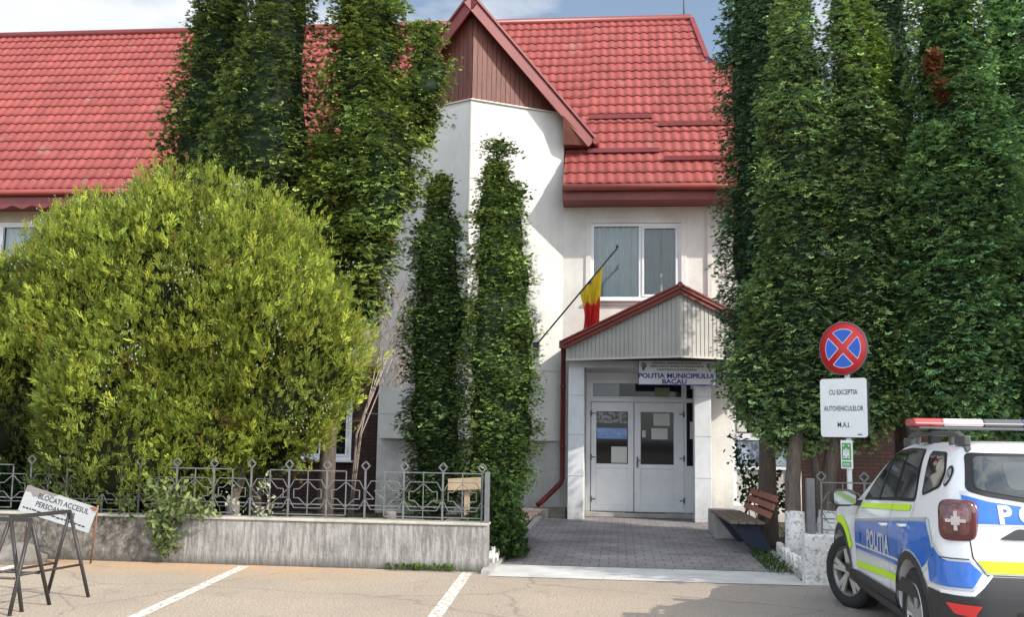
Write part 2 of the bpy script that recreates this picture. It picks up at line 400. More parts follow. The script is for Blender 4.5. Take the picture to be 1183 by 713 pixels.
# ------------------------------------------------------------------ foliage
rng = np.random.default_rng(11)
def fan_templates(kind, T=6):
    """each template: (verts[nq*4,3], shade[nq*4]) ; local x width, y length, z normal"""
    out = []
    for t in range(T):
        vs = []; sh = []
        r = np.random.default_rng(100+t)
        if kind == 'fan':      # arborvitae spray: a flat fan of narrow fingers with a wavy rim
            nf = 7
            for i in range(nf):
                a = (i/(nf-1)-.5)*1.9 + r.normal(0, .12)
                L_ = (1.0 - .25*abs(a)) * r.uniform(.75, 1.1)
                w = r.uniform(.10, .15); zt = r.normal(0, .16) + .18*math.sin(i*1.9+t)
                d = np.array([math.sin(a), math.cos(a)]); q = np.array([d[1], -d[0]])
                b0 = d*.05; m_ = d*L_*.6; e = d*L_
                vs += [(*b0, 0), (*(m_-q*w), zt*.5+.05), (*e, zt), (*(m_+q*w), zt*.5-.03)]
                sh += [.45, .95, 1.35, .95]
        elif kind == 'shelf':  # arborvitae shelf: a drooping fan, its wavy rim painted bright as if lit
            if t >= 1:   # feathery variant: many narrow fingers
                for i in range(8):
                    u = i/7*2-1; a = u*1.0; L_ = (.72-.14*abs(u))*r.uniform(.75, 1.25); w = r.uniform(.045, .065); zt = .10*math.sin(i*2.1+t)+r.normal(0, .06)
                    d = np.array([math.sin(a), math.cos(a)]); q = np.array([d[1], -d[0]])
                    vs += [(.02*u, .02, 0), (*(d*L_*.55-q*w), zt*.6+.03), (*(d*L_), zt-.04), (*(d*L_*.55+q*w), zt*.6+.01)]
                    sh += [.3, .9, 2.0, .9]
                out.append((np.array(vs, float), np.array(sh))); continue
            nc = 4; w0 = .62
            cols_ = []
            for i in range(nc+1):
                u = i/nc*2-1; a = u*1.05
                L_ = (.62-.16*abs(u))*r.uniform(.82, 1.2); wz = .13*math.sin(i*1.7+t*1.3)+r.normal(0, .04)
                cols_.append(((.10*u, 0, 0), (math.sin(a)*L_*.62*1.15, math.cos(a)*L_*.6, wz*.7+.03), (math.sin(a)*L_*1.2, math.cos(a)*L_, wz-.10)))
            for i in range(nc):
                a_, b_ = cols_[i], cols_[i+1]
                g = .22
                vs += [a_[0], a_[1], b_[1], b_[0]]; sh += [.3, .65, .65, .3]
                p, q = np.array(a_[2]), np.array(b_[2]); a1, b1 = np.array(a_[1]), np.array(b_[1])
                vs += [tuple(a1), tuple(p+(q-p)*g*.6), tuple(q-(q-p)*g), tuple(b1)]; sh += [.65, 2.1, 2.1, .65]
        elif kind == 'plume':  # golden thuja: upright flame-like sprays
            nf = 9
            for i in range(nf):
                y0 = i/nf*.75; side = (-1)**i
                a = side*r.uniform(.2, .6) if i < nf-1 else 0
                L_ = r.uniform(.30, .50)*(1.1-.4*i/nf)
                w = r.uniform(.034, .052); zt = r.normal(0, .12)
                d = np.array([math.sin(a), math.cos(a)]); q = np.array([d[1], -d[0]])
                b0 = np.array([0, y0]); m_ = b0+d*L_*.5; e = b0+d*L_
                vs += [(*b0, 0), (*(m_-q*w), zt*.5), (*e, zt), (*(m_+q*w), zt*.5)]
                sh += [.5, .9, 1.3, .9]
        else:                  # broad leaves on a twig
            nf = 5
            for i in range(nf):
                y0 = i/nf*.8; a = (-1)**i*r.uniform(.6, 1.1) if i < nf-1 else 0
                L_ = r.uniform(.4, .5); w = r.uniform(.11, .15); zt = r.normal(-.08, .12)
                d = np.array([math.sin(a), math.cos(a)]); q = np.array([d[1], -d[0]])
                b0 = np.array([0, y0]); m_ = b0+d*L_*.5; e = b0+d*L_
                vs += [(*b0, 0), (*(m_-q*w), zt*.5+.04), (*e, zt), (*(m_+q*w), zt*.5-.03)]
                sh += [.8, 1, 1.1, 1]
        out.append((np.array(vs, float), np.array(sh)))
    return out
TPL = {k: fan_templates(k) for k in ('fan', 'shelf', 'plume', 'broad')}

def lump(p, seed, k=3.0):
    r = np.random.default_rng(seed); o = np.zeros(len(p))
    for i in range(7):
        kv = r.normal(0, 1, 3)*k*(1+i*.35); o += np.sin(p@kv + r.uniform(0, 6.3))/(1+i*.35)
    return o/3.0

def nrm(a): return a/np.maximum(np.linalg.norm(a, axis=1, keepdims=True), 1e-9)

def lobe_radius(lb, t):
    """profile 0..1 up the lobe"""
    if lb.get('sph'): return lb['r']*np.clip(1-np.abs(2*np.clip(t, 0, 1)-1)**lb['sph'], 0, 1)**.5
    b, e = lb.get('pb', .35), lb.get('pe', .8)     # widening at the base, narrowing to the top
    w = np.clip(t/b, 0, 1)**.6
    top = np.clip((1-t)/(1-lb.get('pk', .45)), 0, 1)**e
    return lb['r']*w*top if True else 0

def foliage(name, parent, lobes, n, size, cols, kind='fan', seed=1, mat_=None, up=.6, out=.7, lumpk=3.0, lumpa=.16, clump=10, cspread=.12,
            back=.4, dark=(.014,.026,.012), core=.80, brown=0.0, browncol=(.22,.09,.035), tint=None, szvar=.25, inner=.25, jit=.45):
    r = np.random.default_rng(seed)
    # choose lobes by area
    area = np.array([lb['r']*(lb['z1']-lb['z0']) for lb in lobes]); area = area/area.sum()
    nc = int(n/clump)
    li = r.choice(len(lobes), nc, p=area)
    t = r.uniform(0, 1, nc)**.92; ph = r.uniform(0, 2*math.pi, nc)
    keep = (np.sin(ph) < .15) | (r.uniform(0, 1, nc) < back)
    li, t, ph = li[keep], t[keep], ph[keep]
    def surf(li, t, ph):
        C = np.zeros((len(li), 3)); Nn = np.zeros((len(li), 3))
        for k, lb in enumerate(lobes):
            m = li == k
            if not m.any(): continue
            tt = t[m]; z = lb['z0']+(lb['z1']-lb['z0'])*tt
            rad = lobe_radius(lb, tt)
            lean = lb.get('lean', (0, 0))
            cx = lb['x']+lean[0]*tt; cy = lb['y']+lean[1]*tt
            d = np.stack([np.cos(ph[m]), np.sin(ph[m])], 1)
            q = np.stack([cx+d[:,0]*rad, cy+d[:,1]*rad*lb.get('fy', 1), z], 1)
            dr = (lobe_radius(lb, np.clip(tt+.02, 0, 1))-lobe_radius(lb, np.clip(tt-.02, 0, 1)))/(.04*(lb['z1']-lb['z0']))
            nn = np.stack([d[:,0], d[:,1], -np.clip(dr, -3, 3)], 1)
            C[m] = q; Nn[m] = nn
        Nn = nrm(Nn); lp = lump(C, seed, lumpk); l2 = lump(C, seed+77, lumpk*3.2)
        return C + Nn*(lp*lumpa+l2*lumpa*.45)[:,None], Nn, np.clip(lp*.6+l2*.6, -1.2, 1.2)
    C, Nn, lp = surf(li, t, ph)
    # drop clumps deep inside another lobe
    ok = np.ones(len(C), bool)
    for k, lb in enumerate(lobes):
        tt = (C[:,2]-lb['z0'])/(lb['z1']-lb['z0']); ins = (tt > 0) & (tt < 1) & (li != k)
        rr = lobe_radius(lb, np.clip(tt, 0, 1)); lean = lb.get('lean', (0, 0))
        d = np.hypot(C[:,0]-lb['x']-lean[0]*np.clip(tt,0,1), (C[:,1]-lb['y']-lean[1]*np.clip(tt,0,1))/lb.get('fy', 1))
        ok &= ~(ins & (d < rr*.72))
    C, Nn, lp = C[ok], Nn[ok], lp[ok]
    nc = len(C)
    cshade = r.normal(1, .20, nc)*(1+.42*np.clip(lp, -1, 1)); chue = r.uniform(0, 1, nc)  # bulges lighter, hollows darker: shading put into the leaf colour
    cb = r.uniform(0, 1, nc) < brown
    # sprays in clumps
    idx = np.repeat(np.arange(nc), clump); ns = len(idx)
    P = C[idx] + np.clip(r.normal(0, 1, (ns, 3)), -1.7, 1.7)*(np.array([.95, .95, .38])*cspread if kind == 'shelf' else cspread)
    depth = r.uniform(0, 1, ns)**2*inner + (.03 if kind == 'shelf' else 0)
    P -= Nn[idx]*depth[:,None]
    Ld = nrm(Nn[idx]*out + np.array([0, 0, up]) + r.normal(0, jit, (ns, 3)))
    # spray normal: roughly outward
    if kind == 'shelf':
        Ld = nrm(Nn[idx]*.80 + np.array([0, 0, .06]) + r.normal(0, .26, (ns, 3)))
        Nd = np.array([0, 0, .85]) + Nn[idx]*.42 + r.normal(0, .20, (ns, 3))
    elif kind == 'fan': Nd = Nn[idx] + r.normal(0, .5, (ns, 3)) + np.array([0, 0, .3])
    else: Nd = r.normal(0, 1, (ns, 3)) + Nn[idx]*.6
    Nd = nrm(Nd - Ld*np.sum(Nd*Ld, 1, keepdims=True))
    W = np.cross(Ld, Nd)
    S = size*np.clip(r.normal(1, szvar*1.3, ns)*r.normal(1, .18, nc)[idx], .4, 1.9)
    cols = [np.array(c) for c in cols]
    base = cols[0][None]*(1-chue[idx][:,None]) + cols[1][None]*chue[idx][:,None]
    if tint is not None:
        f, c3 = tint(P); base = base*(1-f[:,None]) + np.array(c3)[None]*f[:,None]
    base[cb[idx]] = np.array(browncol)
    sh = cshade[idx]*(1 - .75*depth/max(inner, .01)*1.0)*r.normal(1, .12, ns)  # sprays set deeper are coloured darker, painted occlusion
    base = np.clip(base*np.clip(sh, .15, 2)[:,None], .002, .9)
    ti = r.integers(0, len(TPL[kind]), ns)
    V = []; Cc = []; 
    for k, (tv, ts) in enumerate(TPL[kind]):
        m = ti == k
        if not m.any(): continue
        p = P[m][:,None,:] + S[m][:,None,None]*(W[m][:,None,:]*tv[None,:,0:1] + Ld[m][:,None,:]*tv[None,:,1:2] + Nd[m][:,None,:]*tv[None,:,2:3])
        V.append(p.reshape(-1, 3)); Cc.append((base[m][:,None,:]*ts[None,:,None]).reshape(-1, 3))
    V = np.concatenate(V); Cc = np.concatenate(Cc)
    nq = len(V)//4
    F = np.arange(nq*4).reshape(-1, 4)
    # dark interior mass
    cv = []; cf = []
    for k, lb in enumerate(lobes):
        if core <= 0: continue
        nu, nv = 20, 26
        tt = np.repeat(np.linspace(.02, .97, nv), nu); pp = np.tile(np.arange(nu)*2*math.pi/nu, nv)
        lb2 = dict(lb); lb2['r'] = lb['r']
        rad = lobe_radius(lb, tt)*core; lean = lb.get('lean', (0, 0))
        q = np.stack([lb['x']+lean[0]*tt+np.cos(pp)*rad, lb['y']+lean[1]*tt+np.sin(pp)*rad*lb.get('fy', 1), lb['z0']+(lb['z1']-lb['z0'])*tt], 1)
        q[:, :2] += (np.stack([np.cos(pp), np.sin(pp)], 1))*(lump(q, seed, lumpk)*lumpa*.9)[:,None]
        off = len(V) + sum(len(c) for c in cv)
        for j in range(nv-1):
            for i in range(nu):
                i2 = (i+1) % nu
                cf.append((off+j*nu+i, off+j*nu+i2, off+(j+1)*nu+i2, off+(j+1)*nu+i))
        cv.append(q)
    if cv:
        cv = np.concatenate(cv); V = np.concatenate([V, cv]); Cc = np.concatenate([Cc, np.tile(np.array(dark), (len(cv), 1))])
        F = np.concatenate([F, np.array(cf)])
    me = bpy.data.meshes.new(name)
    me.vertices.add(len(V)); me.vertices.foreach_set('co', V.ravel().astype(np.float32))
    me.loops.add(F.size); me.loops.foreach_set('vertex_index', F.ravel().astype(np.int32))
    me.polygons.add(len(F)); me.polygons.foreach_set('loop_start', (np.arange(len(F))*4).astype(np.int32))
    me.polygons.foreach_set('loop_total', np.full(len(F), 4, np.int32))
    at = me.attributes.new('Col', 'FLOAT_COLOR', 'POINT')
    at.data.foreach_set('color', np.concatenate([Cc, np.ones((len(Cc), 1))], 1).ravel().astype(np.float32))
    me.update(calc_edges=True); me.validate()
    o = link_mesh(name, me, mat_ or M['leaf'], parent)
    return o

def trunk_mb(base, top, r0, r1, seed=0, bend=.08, limbs=0):
    r = random.Random(seed); mb = MB(); b = Vector(base); t = Vector(top); n = 7; pts = []; rs = []
    for i in range(n):
        f = i/(n-1); p = b.lerp(t, f) + Vector((r.uniform(-1, 1), r.uniform(-1, 1), 0))*bend*(1 if 0 < i < n-1 else 0)
        pts.append(p); rs.append((r0+(r1-r0)*f)*(1.25 if i == 0 else 1))
    mb.tube(pts, rs, 10)
    for k in range(limbs):
        f = .45+.5*k/max(limbs, 1); p = b.lerp(t, f); a = r.uniform(0, 6.28)
        q = p+Vector((math.cos(a)*.5, math.sin(a)*.5, .5)); mb.tube([p, p.lerp(q, .5)+Vector((0, 0, -.05)), q], [r1*.6, r1*.4, r1*.15], 6)
    return mb
#=====SETTING=====
# ------------------------------------------------------------------ ground
def sheet(name, x0, x1, y0, y1, z, m, sub=None):
    o = MB().add([(x0,y0,z),(x1,y0,z),(x1,y1,z),(x0,y1,z)], [(0,1,2,3)]).build(name, m, fixn=False)
    return tag(o, kind='structure')
sheet('ground', -300, 300, -300, 300, -.012, M['soil'])
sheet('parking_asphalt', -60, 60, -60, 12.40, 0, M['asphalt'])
sheet('entrance_concrete_strip', -1.50, 2.12, 12.05, 13.15, .006, M['concrete_light'])
sheet('walkway', -1.48, 2.12, 13.15, 21.0, .010, M['paver'])
# kerbs of the walkway
MB().box(-1.60,-1.48,12.2,20.9,0,.05).box(2.12,2.22,12.6,20.9,0,.05).build('walkway_kerb', M['concrete'])['kind'] = 'structure'
# painted bay lines
def line(x0, y0, x1, y1, w):
    d = Vector((x1-x0, y1-y0, 0)).normalized(); n = Vector((-d.y, d.x, 0))*w/2; a = Vector((x0,y0,.004)); b = Vector((x1,y1,.004))
    return MB().add([a-n, b-n, b+n, a+n], [(0,1,2,3)]).build('parking_line_marking', M['line'], fixn=False)
for l in ((-4.10, 7.6, -4.50, 12.26), (-1.55, 7.6, -1.78, 12.33), (-6.75, 7.6, -7.15, 12.2)):
    o = line(*l, .13); tag(o, kind='structure')

# ------------------------------------------------------------------ police station
station = empty('police_station_building', (-3, 21, 0))
tag(station, 'white two storey police station with red metal tile roof and gabled entrance bay', 'building')
def P(name, mb, m, parent=None, bevel=0):
    """a part of the station: coordinates are world, the parent sits at (-3,21,0)"""
    o = mb.build(name, m, None, None, bevel)
    par = parent or station
    o.parent = par
    inv = Matrix.Translation((3, -21, 0))
    if par is station: o.matrix_parent_inverse = inv
    return o
def PS(name, mb, m, parent, bevel=0):
    o = mb.build(name, m, None, None, bevel); o.parent = parent
    return o

YF = 20.9
# right upper facade with its window opening
w = MB()
w.box(-1.15, 3.6, YF, 21.2, 3.12, 4.42).box(-1.15, 3.6, YF, 21.2, 6.02, 6.42)
w.box(-1.15, -.57, YF, 21.2, 4.42, 6.02).box(1.27, 3.6, YF, 21.2, 4.42, 6.02)
w.box(-1.15, -.70, YF+.003, 21.2, 0, 3.12)
w.box(1.60, 2.28, YF, 21.2, 0, 3.12)
w.box(3.42, 3.6, YF, 21.2, 0, 3.12).box(2.28, 3.42, YF, 21.2, 2.72, 3.12)
w.box(2.28, 3.42, YF+.002, 21.2, 0, .30)
P('wall', w, M['plaster'])
sur = MB().box(-.68,-.57,YF-.03,YF,4.30,6.13).box(1.27,1.38,YF-.03,YF,4.30,6.13).box(-.57,1.27,YF-.03,YF,6.02,6.13)
sur.box(1.80,1.90,YF-.05,YF,3.3,6.40).box(-.57,1.27,YF-.028,YF,4.30,4.42)
P('plaster_surround', sur, M['plaster'], bevel=.006)
# upper left facade + dark brick ground floor
w = MB().box(-24, -4.9, YF, 21.2, 3.0, 4.35).box(-24, -4.9, YF, 21.2, 6.12, 6.42)
xs = [-24, -21.4, -19.4, -18.0, -16.0, -14.6, -12.6, -11.2, -9.2, -7.8, -6.0, -4.9]
for a, b in zip(xs[0::2], xs[1::2]): w.box(a, b, YF, 21.2, 4.35, 6.12)
P('wall', w, M['cream'])
w = MB().box(-24, -4.0, YF, 21.2, 0, 1.05).box(-24, -4.0, YF, 21.2, 2.25, 2.997).box(-24, -6.75, YF, 21.2, 1.05, 2.25).box(-5.5, -4.9, YF, 21.2, 1.05, 2.25)
P('brick_wall', w, M['brick'])
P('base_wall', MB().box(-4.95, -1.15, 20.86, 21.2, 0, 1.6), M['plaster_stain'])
P('wall', MB().box(-24, 3.6, 30, 30.3, 0, 6.4).box(3.3, 3.6, 21.2, 30, 0, 6.4).box(-24, -23.7, 21.2, 30, 0, 6.4), M['cream']).name = 'rear_wall'

def window(x0, x1, z0, z1, y, splits, sash, glass, name='window', curtain=None, sill=True, fw=.06, parent=None, lab=None):
    """pvc frame set at y; splits = inner mullion x positions; sash = list of bool (opening sash frame)"""
    f = MB()
    f.box(x0, x1, y, y+.07, z0, z0+fw).box(x0, x1, y, y+.07, z1-fw, z1).box(x0, x0+fw, y, y+.07, z0+fw, z1-fw).box(x1-fw, x1, y, y+.07, z0+fw, z1-fw)
    xs = [x0+fw] + [v for s in splits for v in (s-fw/2, s+fw/2)] + [x1-fw]
    for s in splits: f.box(s-fw/2, s+fw/2, y+.002, y+.07, z0+fw, z1-fw)
    spans = list(zip(xs[0::2], xs[1::2]))
    for (a, b), sh in zip(spans, sash):
        if sh:
            g = .05
            f.box(a+.004, b-.004, y-.015, y+.05, z0+fw+.004, z0+fw+g).box(a+.004, b-.004, y-.015, y+.05, z1-fw-g, z1-fw-.004)
            f.box(a+.004, a+g, y-.015, y+.05, z0+fw+g, z1-fw-g).box(b-g, b-.004, y-.015, y+.05, z0+fw+g, z1-fw-g)
    win = P(name, f, M['pvc'], parent, bevel=.004)
    for (a, b), sh, gm in zip(spans, sash, glass):
        PS('pane', MB().box(a, b, y+.045, y+.052, z0+fw, z1-fw), gm, win)
    if sill: PS('sill', MB().box(x0-.06, x1+.06, y-.12, y+.02, z0-.04, z0-.002), M['pvc'], win, bevel=.004)
    return win

def clear_glass():
    m = bpy.data.materials.new('clear_window_glass'); m.use_nodes = True
    nt = m.node_tree; N = nt.nodes; L = nt.links
    N.remove(N['Principled BSDF'])
    g = N.new('ShaderNodeBsdfGlossy'); g.inputs['Roughness'].default_value = .02
    t = N.new('ShaderNodeBsdfTransparent'); t.inputs['Color'].default_value = (.86,.90,.90,1)
    fr = N.new('ShaderNodeFresnel'); fr.inputs['IOR'].default_value = 1.5
    mx = N.new('ShaderNodeMixShader'); L.new(fr.outputs[0], mx.inputs[0]); L.new(t.outputs[0], mx.inputs[1]); L.new(g.outputs[0], mx.inputs[2])
    L.new(mx.outputs[0], N['Material Output'].inputs['Surface'])
    return m
M['clear'] = clear_glass()
def curtain(x0, x1, z0, z1, y, parent, m, per=.11, amp=.02, name='curtain'):
    mb = MB(); n = int((x1-x0)/.012); vs = []; fs = []
    for i in range(n+1):
        x = x0+(x1-x0)*i/n; yy = y + amp*math.sin(x/per*6.283)+amp*.4*math.sin(x*23)
        vs += [(x, yy, z0), (x, yy, z1)]
        if i < n: fs.append((2*i, 2*i+2, 2*i+3, 2*i+1))
    mb.add(vs, fs, True)
    return PS(name, mb, m, parent)
M['curtain_dark'] = mat('curtain_blue_grey', (.15,.22,.26), .9, var=.3)
M['curtain_light'] = mat('curtain_pale', (.50,.57,.60), .9, var=.15)
M['room'] = mat('dark_room', (.02,.02,.022), 1)

uw = window(-.57, 1.27, 4.42, 6.02, YF+.02, [.44], [False, True], [M['clear']]*2)
curtain(-.5, .42, 4.5, 5.95, YF+.16, uw, M['curtain_light'], .13, .03)
curtain(.52, .86, 4.5, 5.95, YF+.18, uw, M['curtain_dark'], .07)
curtain(.90, 1.22, 4.5, 5.95, YF+.18, uw, M['curtain_dark'], .07)
for i, (a, b) in enumerate(((-14.6,-12.6),(-11.2,-9.2),(-7.8,-6.0),(-18.0,-16.0),(-21.4,-19.4))):
    u = window(a, b, 4.35, 6.12, YF+.02, [(a+b)/2], [False, True], [M['clear']]*2)
    curtain(a+.06, a+.9, 4.4, 6.05, YF+.16, u, M['cream']); curtain((a+b)/2+.06, b-.1, 4.4, 6.05, YF+.16, u, M['curtain_light'])
window(-6.75, -5.5, 1.05, 2.25, YF+.0, [-6.1], [True, True], [M['glass']]*2, fw=.075)
lw = window(2.28, 3.42, .30, 2.72, YF+.03, [], [False], [M['plaster_stain']], sill=False, fw=.07)
gl = MB().box(2.36, 3.34, YF+.02, YF+.05, 1.10, 1.58)
PS('pane', gl, M['glass_painted_sky'], lw)
PS('pane', MB().box(2.36, 3.34, YF+.02, YF+.05, 1.75, 2.62), M['glass'], lw)
PS('transom', MB().box(2.35, 3.35, YF+.0, YF+.06, 1.60, 1.73), M['pvc'], lw); PS('sill', MB().box(2.35, 3.35, YF+.0, YF+.06, 1.02, 1.08), M['pvc'], lw)
PS('posted_notice', MB().box(2.36, 2.55, YF+.008, YF+.017, 1.76, 1.98), M['paper'], lw)
# ---- bay (tower) over the garden
CX, CY = -2.97, 19.80
RB = (-1.15, 20.88); LBp = (-4.95, 20.88)
ZB, ZT = 1.52, 8.35
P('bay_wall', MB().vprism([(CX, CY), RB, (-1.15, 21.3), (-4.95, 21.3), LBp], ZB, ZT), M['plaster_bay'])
def along(p, q, t, off=0):
    p = Vector((*p, 0)); q = Vector((*q, 0)); d = (q-p).normalized(); n = Vector((d.y, -d.x, 0))
    if n.y > 0: n = -n
    return p.lerp(q, t) + n*off
cap = MB()
for p, q in (((CX, CY), RB), ((CX, CY), LBp)):
    a = along(p, q, 0); b = along(p, q, 1); d = (b-a).normalized(); n = along(p, q, 0, 1)-a
    cap.obox((a+b)/2+n*.01+Vector((0,0,ZT+.012)), d, n, (0,0,1), (b-a).length/2+.02, .035, .012)
    cap.obox((a+b)/2+n*.006+Vector((0,0,2.94)), d, n, (0,0,1), (b-a).length/2, .005, .012)
cap.obox(Vector((CX, CY-.006, (ZB+ZT)/2)), (1,0,0), (0,1,0), (0,0,1), .014, .012, (ZT-ZB)/2-.01)
P('flashing', cap, M['flash'])
# wooden cladding under the gable
GX, GZ, GS = -2.99, 10.40, 1.075
PY0, PY1, HX = 19.60, 20.80, 2.44
def roofz(x): return GZ-.16-GS*abs(x-GX)
pl = MB(); bk = MB()
for p, q in (((CX, CY), RB), ((CX, CY), LBp)):
    L_ = (Vector(q)-Vector(p)).length; n_ = int(L_/.105)
    for i in range(n_):
        t0, t1 = (i+.04)/n_, (i+.96)/n_
        A = along(p, q, t0, .02); Bq = along(p, q, t1, .02); A2 = along(p, q, t0, -.02); B2 = along(p, q, t1, -.02)
        za, zb = roofz(A.x), roofz(Bq.x); z0 = ZT+.026
        if max(za, zb) < z0+.02: continue
        za = max(za, z0+.003); zb = max(zb, z0+.003)
        pl.add([(A.x,A.y,z0),(Bq.x,Bq.y,z0),(Bq.x,Bq.y,zb),(A.x,A.y,za),(A2.x,A2.y,z0),(B2.x,B2.y,z0),(B2.x,B2.y,zb),(A2.x,A2.y,za)],
               [(0,1,2,3),(7,6,5,4),(0,4,5,1),(1,5,6,2),(2,6,7,3),(3,7,4,0)])
    A = along(p, q, 0); Bq = along(p, q, .93); z0 = ZT+.02
    bk.add([(A.x,A.y,z0),(Bq.x,Bq.y,z0),(Bq.x,Bq.y,max(roofz(Bq.x),z0+.01)),(A.x,A.y,roofz(A.x))], [(0,1,2,3)])
cl = P('wood_cladding', pl, M['plank']); PS('backing', bk, M['groove'], cl)
# gable roof: two slopes with a prow verge
def slope(sgn, m_top):
    mb = MB()
    fy0, fy1 = PY0, PY1
    e = 23.8
    x0, x1 = GX, GX+sgn*HX; z0, z1 = GZ, GZ-GS*HX
    t = .13
    vs = [(x0,fy0,z0),(x1,fy1,z1),(x1,21.2,z1),(x0,e,z0),(x0,fy0,z0-t),(x1,fy1,z1-t),(x1,21.2,z1-t),(x0,e,z0-t)]
    mb.add(vs, [(0,1,2,3),(7,6,5,4),(0,4,5,1),(1,5,6,2),(2,6,7,3),(3,7,4,0)])
    return mb
gab = P('gable_roof', MB(), M['roof_trim'])
bpy.data.objects.remove(gab)
mb = MB(); 
for s_ in (1, -1):
    q = slope(s_, None); mb.add(q.v, q.f)
gab = P('gable_roof', mb, M['roof_trim'])
bb = MB(); tl = MB()
for s_ in (1, -1):
    a = Vector((GX, PY0-.03, GZ+.04)); b = Vector((GX+s_*(HX+.04), PY1-.02, GZ-GS*HX-.02)); d = (b-a).normalized()
    up = Vector((0,0,1)); up = (up-d*up.dot(d)).normalized(); n = d.cross(up)
    bb.obox((a+b)/2-up*.10, d, up, n, (b-a).length/2, .115, .022)
    bb.obox((a+b)/2+up*.035-n*0, d, up, n, (b-a).length/2+.01, .022, .06)
    # soffit box at the foot of the slope
    x0, x1 = sorted((GX+s_*(HX-.64), GX+s_*HX)); zt = GZ-GS*HX
    sb = MB(); xo_ = GX+s_*(HX-.03); xi_ = GX+s_*(HX-.60)
    sb.add([(xi_, 20.42, zt+.42),(xo_, 20.74, zt-.14),(xi_, 20.60, zt-.14),(xi_, 21.2, zt+.42),(xo_, 21.2, zt-.14),(xi_, 21.2, zt-.14)],
           [(0,1,2),(3,5,4),(0,3,4,1),(1,4,5,2),(2,5,3,0)])
    PS('soffit_box', sb, M['plank'], gab)
PS('barge_board', bb, M['roof_trim'], gab)
bx = GX+HX+.07
PS('gutter', MB().tube([(bx, 20.72, GZ-GS*HX-.04), (bx, 21.3, GZ-GS*HX-.04)], .07, 12), M['gutter'], gab)
PS('ridge_cap', MB().tube([(GX, PY0-.05, GZ+.03), (GX, 23.6, GZ+.03)], .08, 10), M['roof_trim'], gab)

# ---- main roof: pressed metal tiles
TH = math.atan(1.13); cT, sT = math.cos(TH), math.sin(TH); RIDGE = 4.8/cT
def tiles(mb, x0, xf, s0, s1, org=(20.2, 6.68), flip=1):
    row = .385; nr = math.ceil((s1-s0)/row-1e-6); per = .197
    for k in range(nr):
        a = s0+k*row; b = min(a+row, s1)
        x1 = xf((a+b)/2) if callable(xf) else xf
        n = max(2, int((x1-x0)/per*8)); base = len(mb.v)
        prof = [(a-.012, .0), (a-.012, .028), (a+(b-a)*.5, .015), (b, .002)]
        for (s, h_) in prof:
            for i in range(n+1):
                x = x0+(x1-x0)*i/n; ph = (x/per) % 1.0
                wv = (.5+.5*math.cos(2*math.pi*ph)); wv = wv**.75
                hh = h_+.025*wv; ss = s - .014*(1-wv)*(1 if h_ >= .015 else .6)
                mb.v.append((x, org[0]+flip*(ss*cT-hh*sT), org[1]+ss*sT+hh*cT))
        for j in range(3):
            for i in range(n):
                mb.f.append([base+j*(n+1)+i, base+j*(n+1)+i+1, base+(j+1)*(n+1)+i+1, base+(j+1)*(n+1)+i]); mb.sm.append(j > 0)
def verge(s):
    y = 20.2+s*cT
    if y > 23.62: return 1.77+(25-y)/(25-23.6)*.26
    if y > 23.3: return 2.03+(23.62-y)/.32*.4
    return 3.9
rt = MB(); sh0 = .98/cT*1.0
tiles(rt, -24.0, -5.30, 0, RIDGE)
tiles(rt, -5.30, -.70, sh0, RIDGE)
tiles(rt, -1.12, verge, 0, RIDGE)
roof = P('roof', rt, M['roof'])
# slab under the tiles and the rear slope
def rp(x, s, h=0): return (x, 20.2+s*cT-h*sT, 6.68+s*sT+h*cT)
ub = MB()
for x0, x1, s0, s1 in ((-24,-5.3,.05,RIDGE),(-5.3,-.7,sh0+.05,RIDGE),(-1.1,1.74,.05,RIDGE),(1.74,3.88,.05,(23.3-20.2)/cT)):
    ub.add([rp(x0,s0,-.02),rp(x1,s0,-.02),rp(x1,s1,-.02),rp(x0,s1,-.02),rp(x0,s0,-.14),rp(x1,s0,-.14),rp(x1,s1,-.14),rp(x0,s1,-.14)],
           [(0,1,2,3),(7,6,5,4),(0,4,5,1),(1,5,6,2),(2,6,7,3),(3,7,4,0)])
ub.add([(-24,25,12.1),(1.74,25,12.1),(1.74,30.4,6.3),(-24,30.4,6.3)], [(0,1,2,3)])
ub.add([(1.70,21.0,6.4),(1.70,30,6.4),(1.70,25,11.9)], [(0,1,2)])
PS('roof_underlay', ub, M['roof_trim'], roof)
rc = MB().tube([(-24.05,25,12.14),(1.8,25,12.14)], .10, 12)
PS('ridge_cap', rc, M['roof_trim'], roof)
vt = MB()
vp = [rp(1.80, RIDGE, .03), rp(2.06, (23.6-20.2)/cT, .03), rp(2.44, (23.3-20.2)/cT, .03), rp(3.92, (23.1-20.2)/cT, .03)]
for a, b in zip(vp, vp[1:]): vt.bar(a, b, .12, .09)
PS('verge_trim', vt, M['roof_trim'], roof)
for (x0, x1, y) in ((-.66,.71,21.84),(-.66,.84,20.94),(.83,2.5,21.62),(.92,2.5,20.73)):
    s = (y-20.2)/cT; o = MB()
    a = Vector(rp(x0, s, .075)); b = Vector(rp(x1, s, .075))
    o.obox((a+b)/2, (1,0,0), (0,1,0), (0,0,1), (x1-x0)/2, .035, .045)
    for x in np.arange(x0+.1, x1, .45): o.obox(Vector(rp(x, s, .03)), (1,0,0), (0,1,0), (0,0,1), .02, .02, .04)
    PS('snow_guard', o, M['roof_trim'], roof)
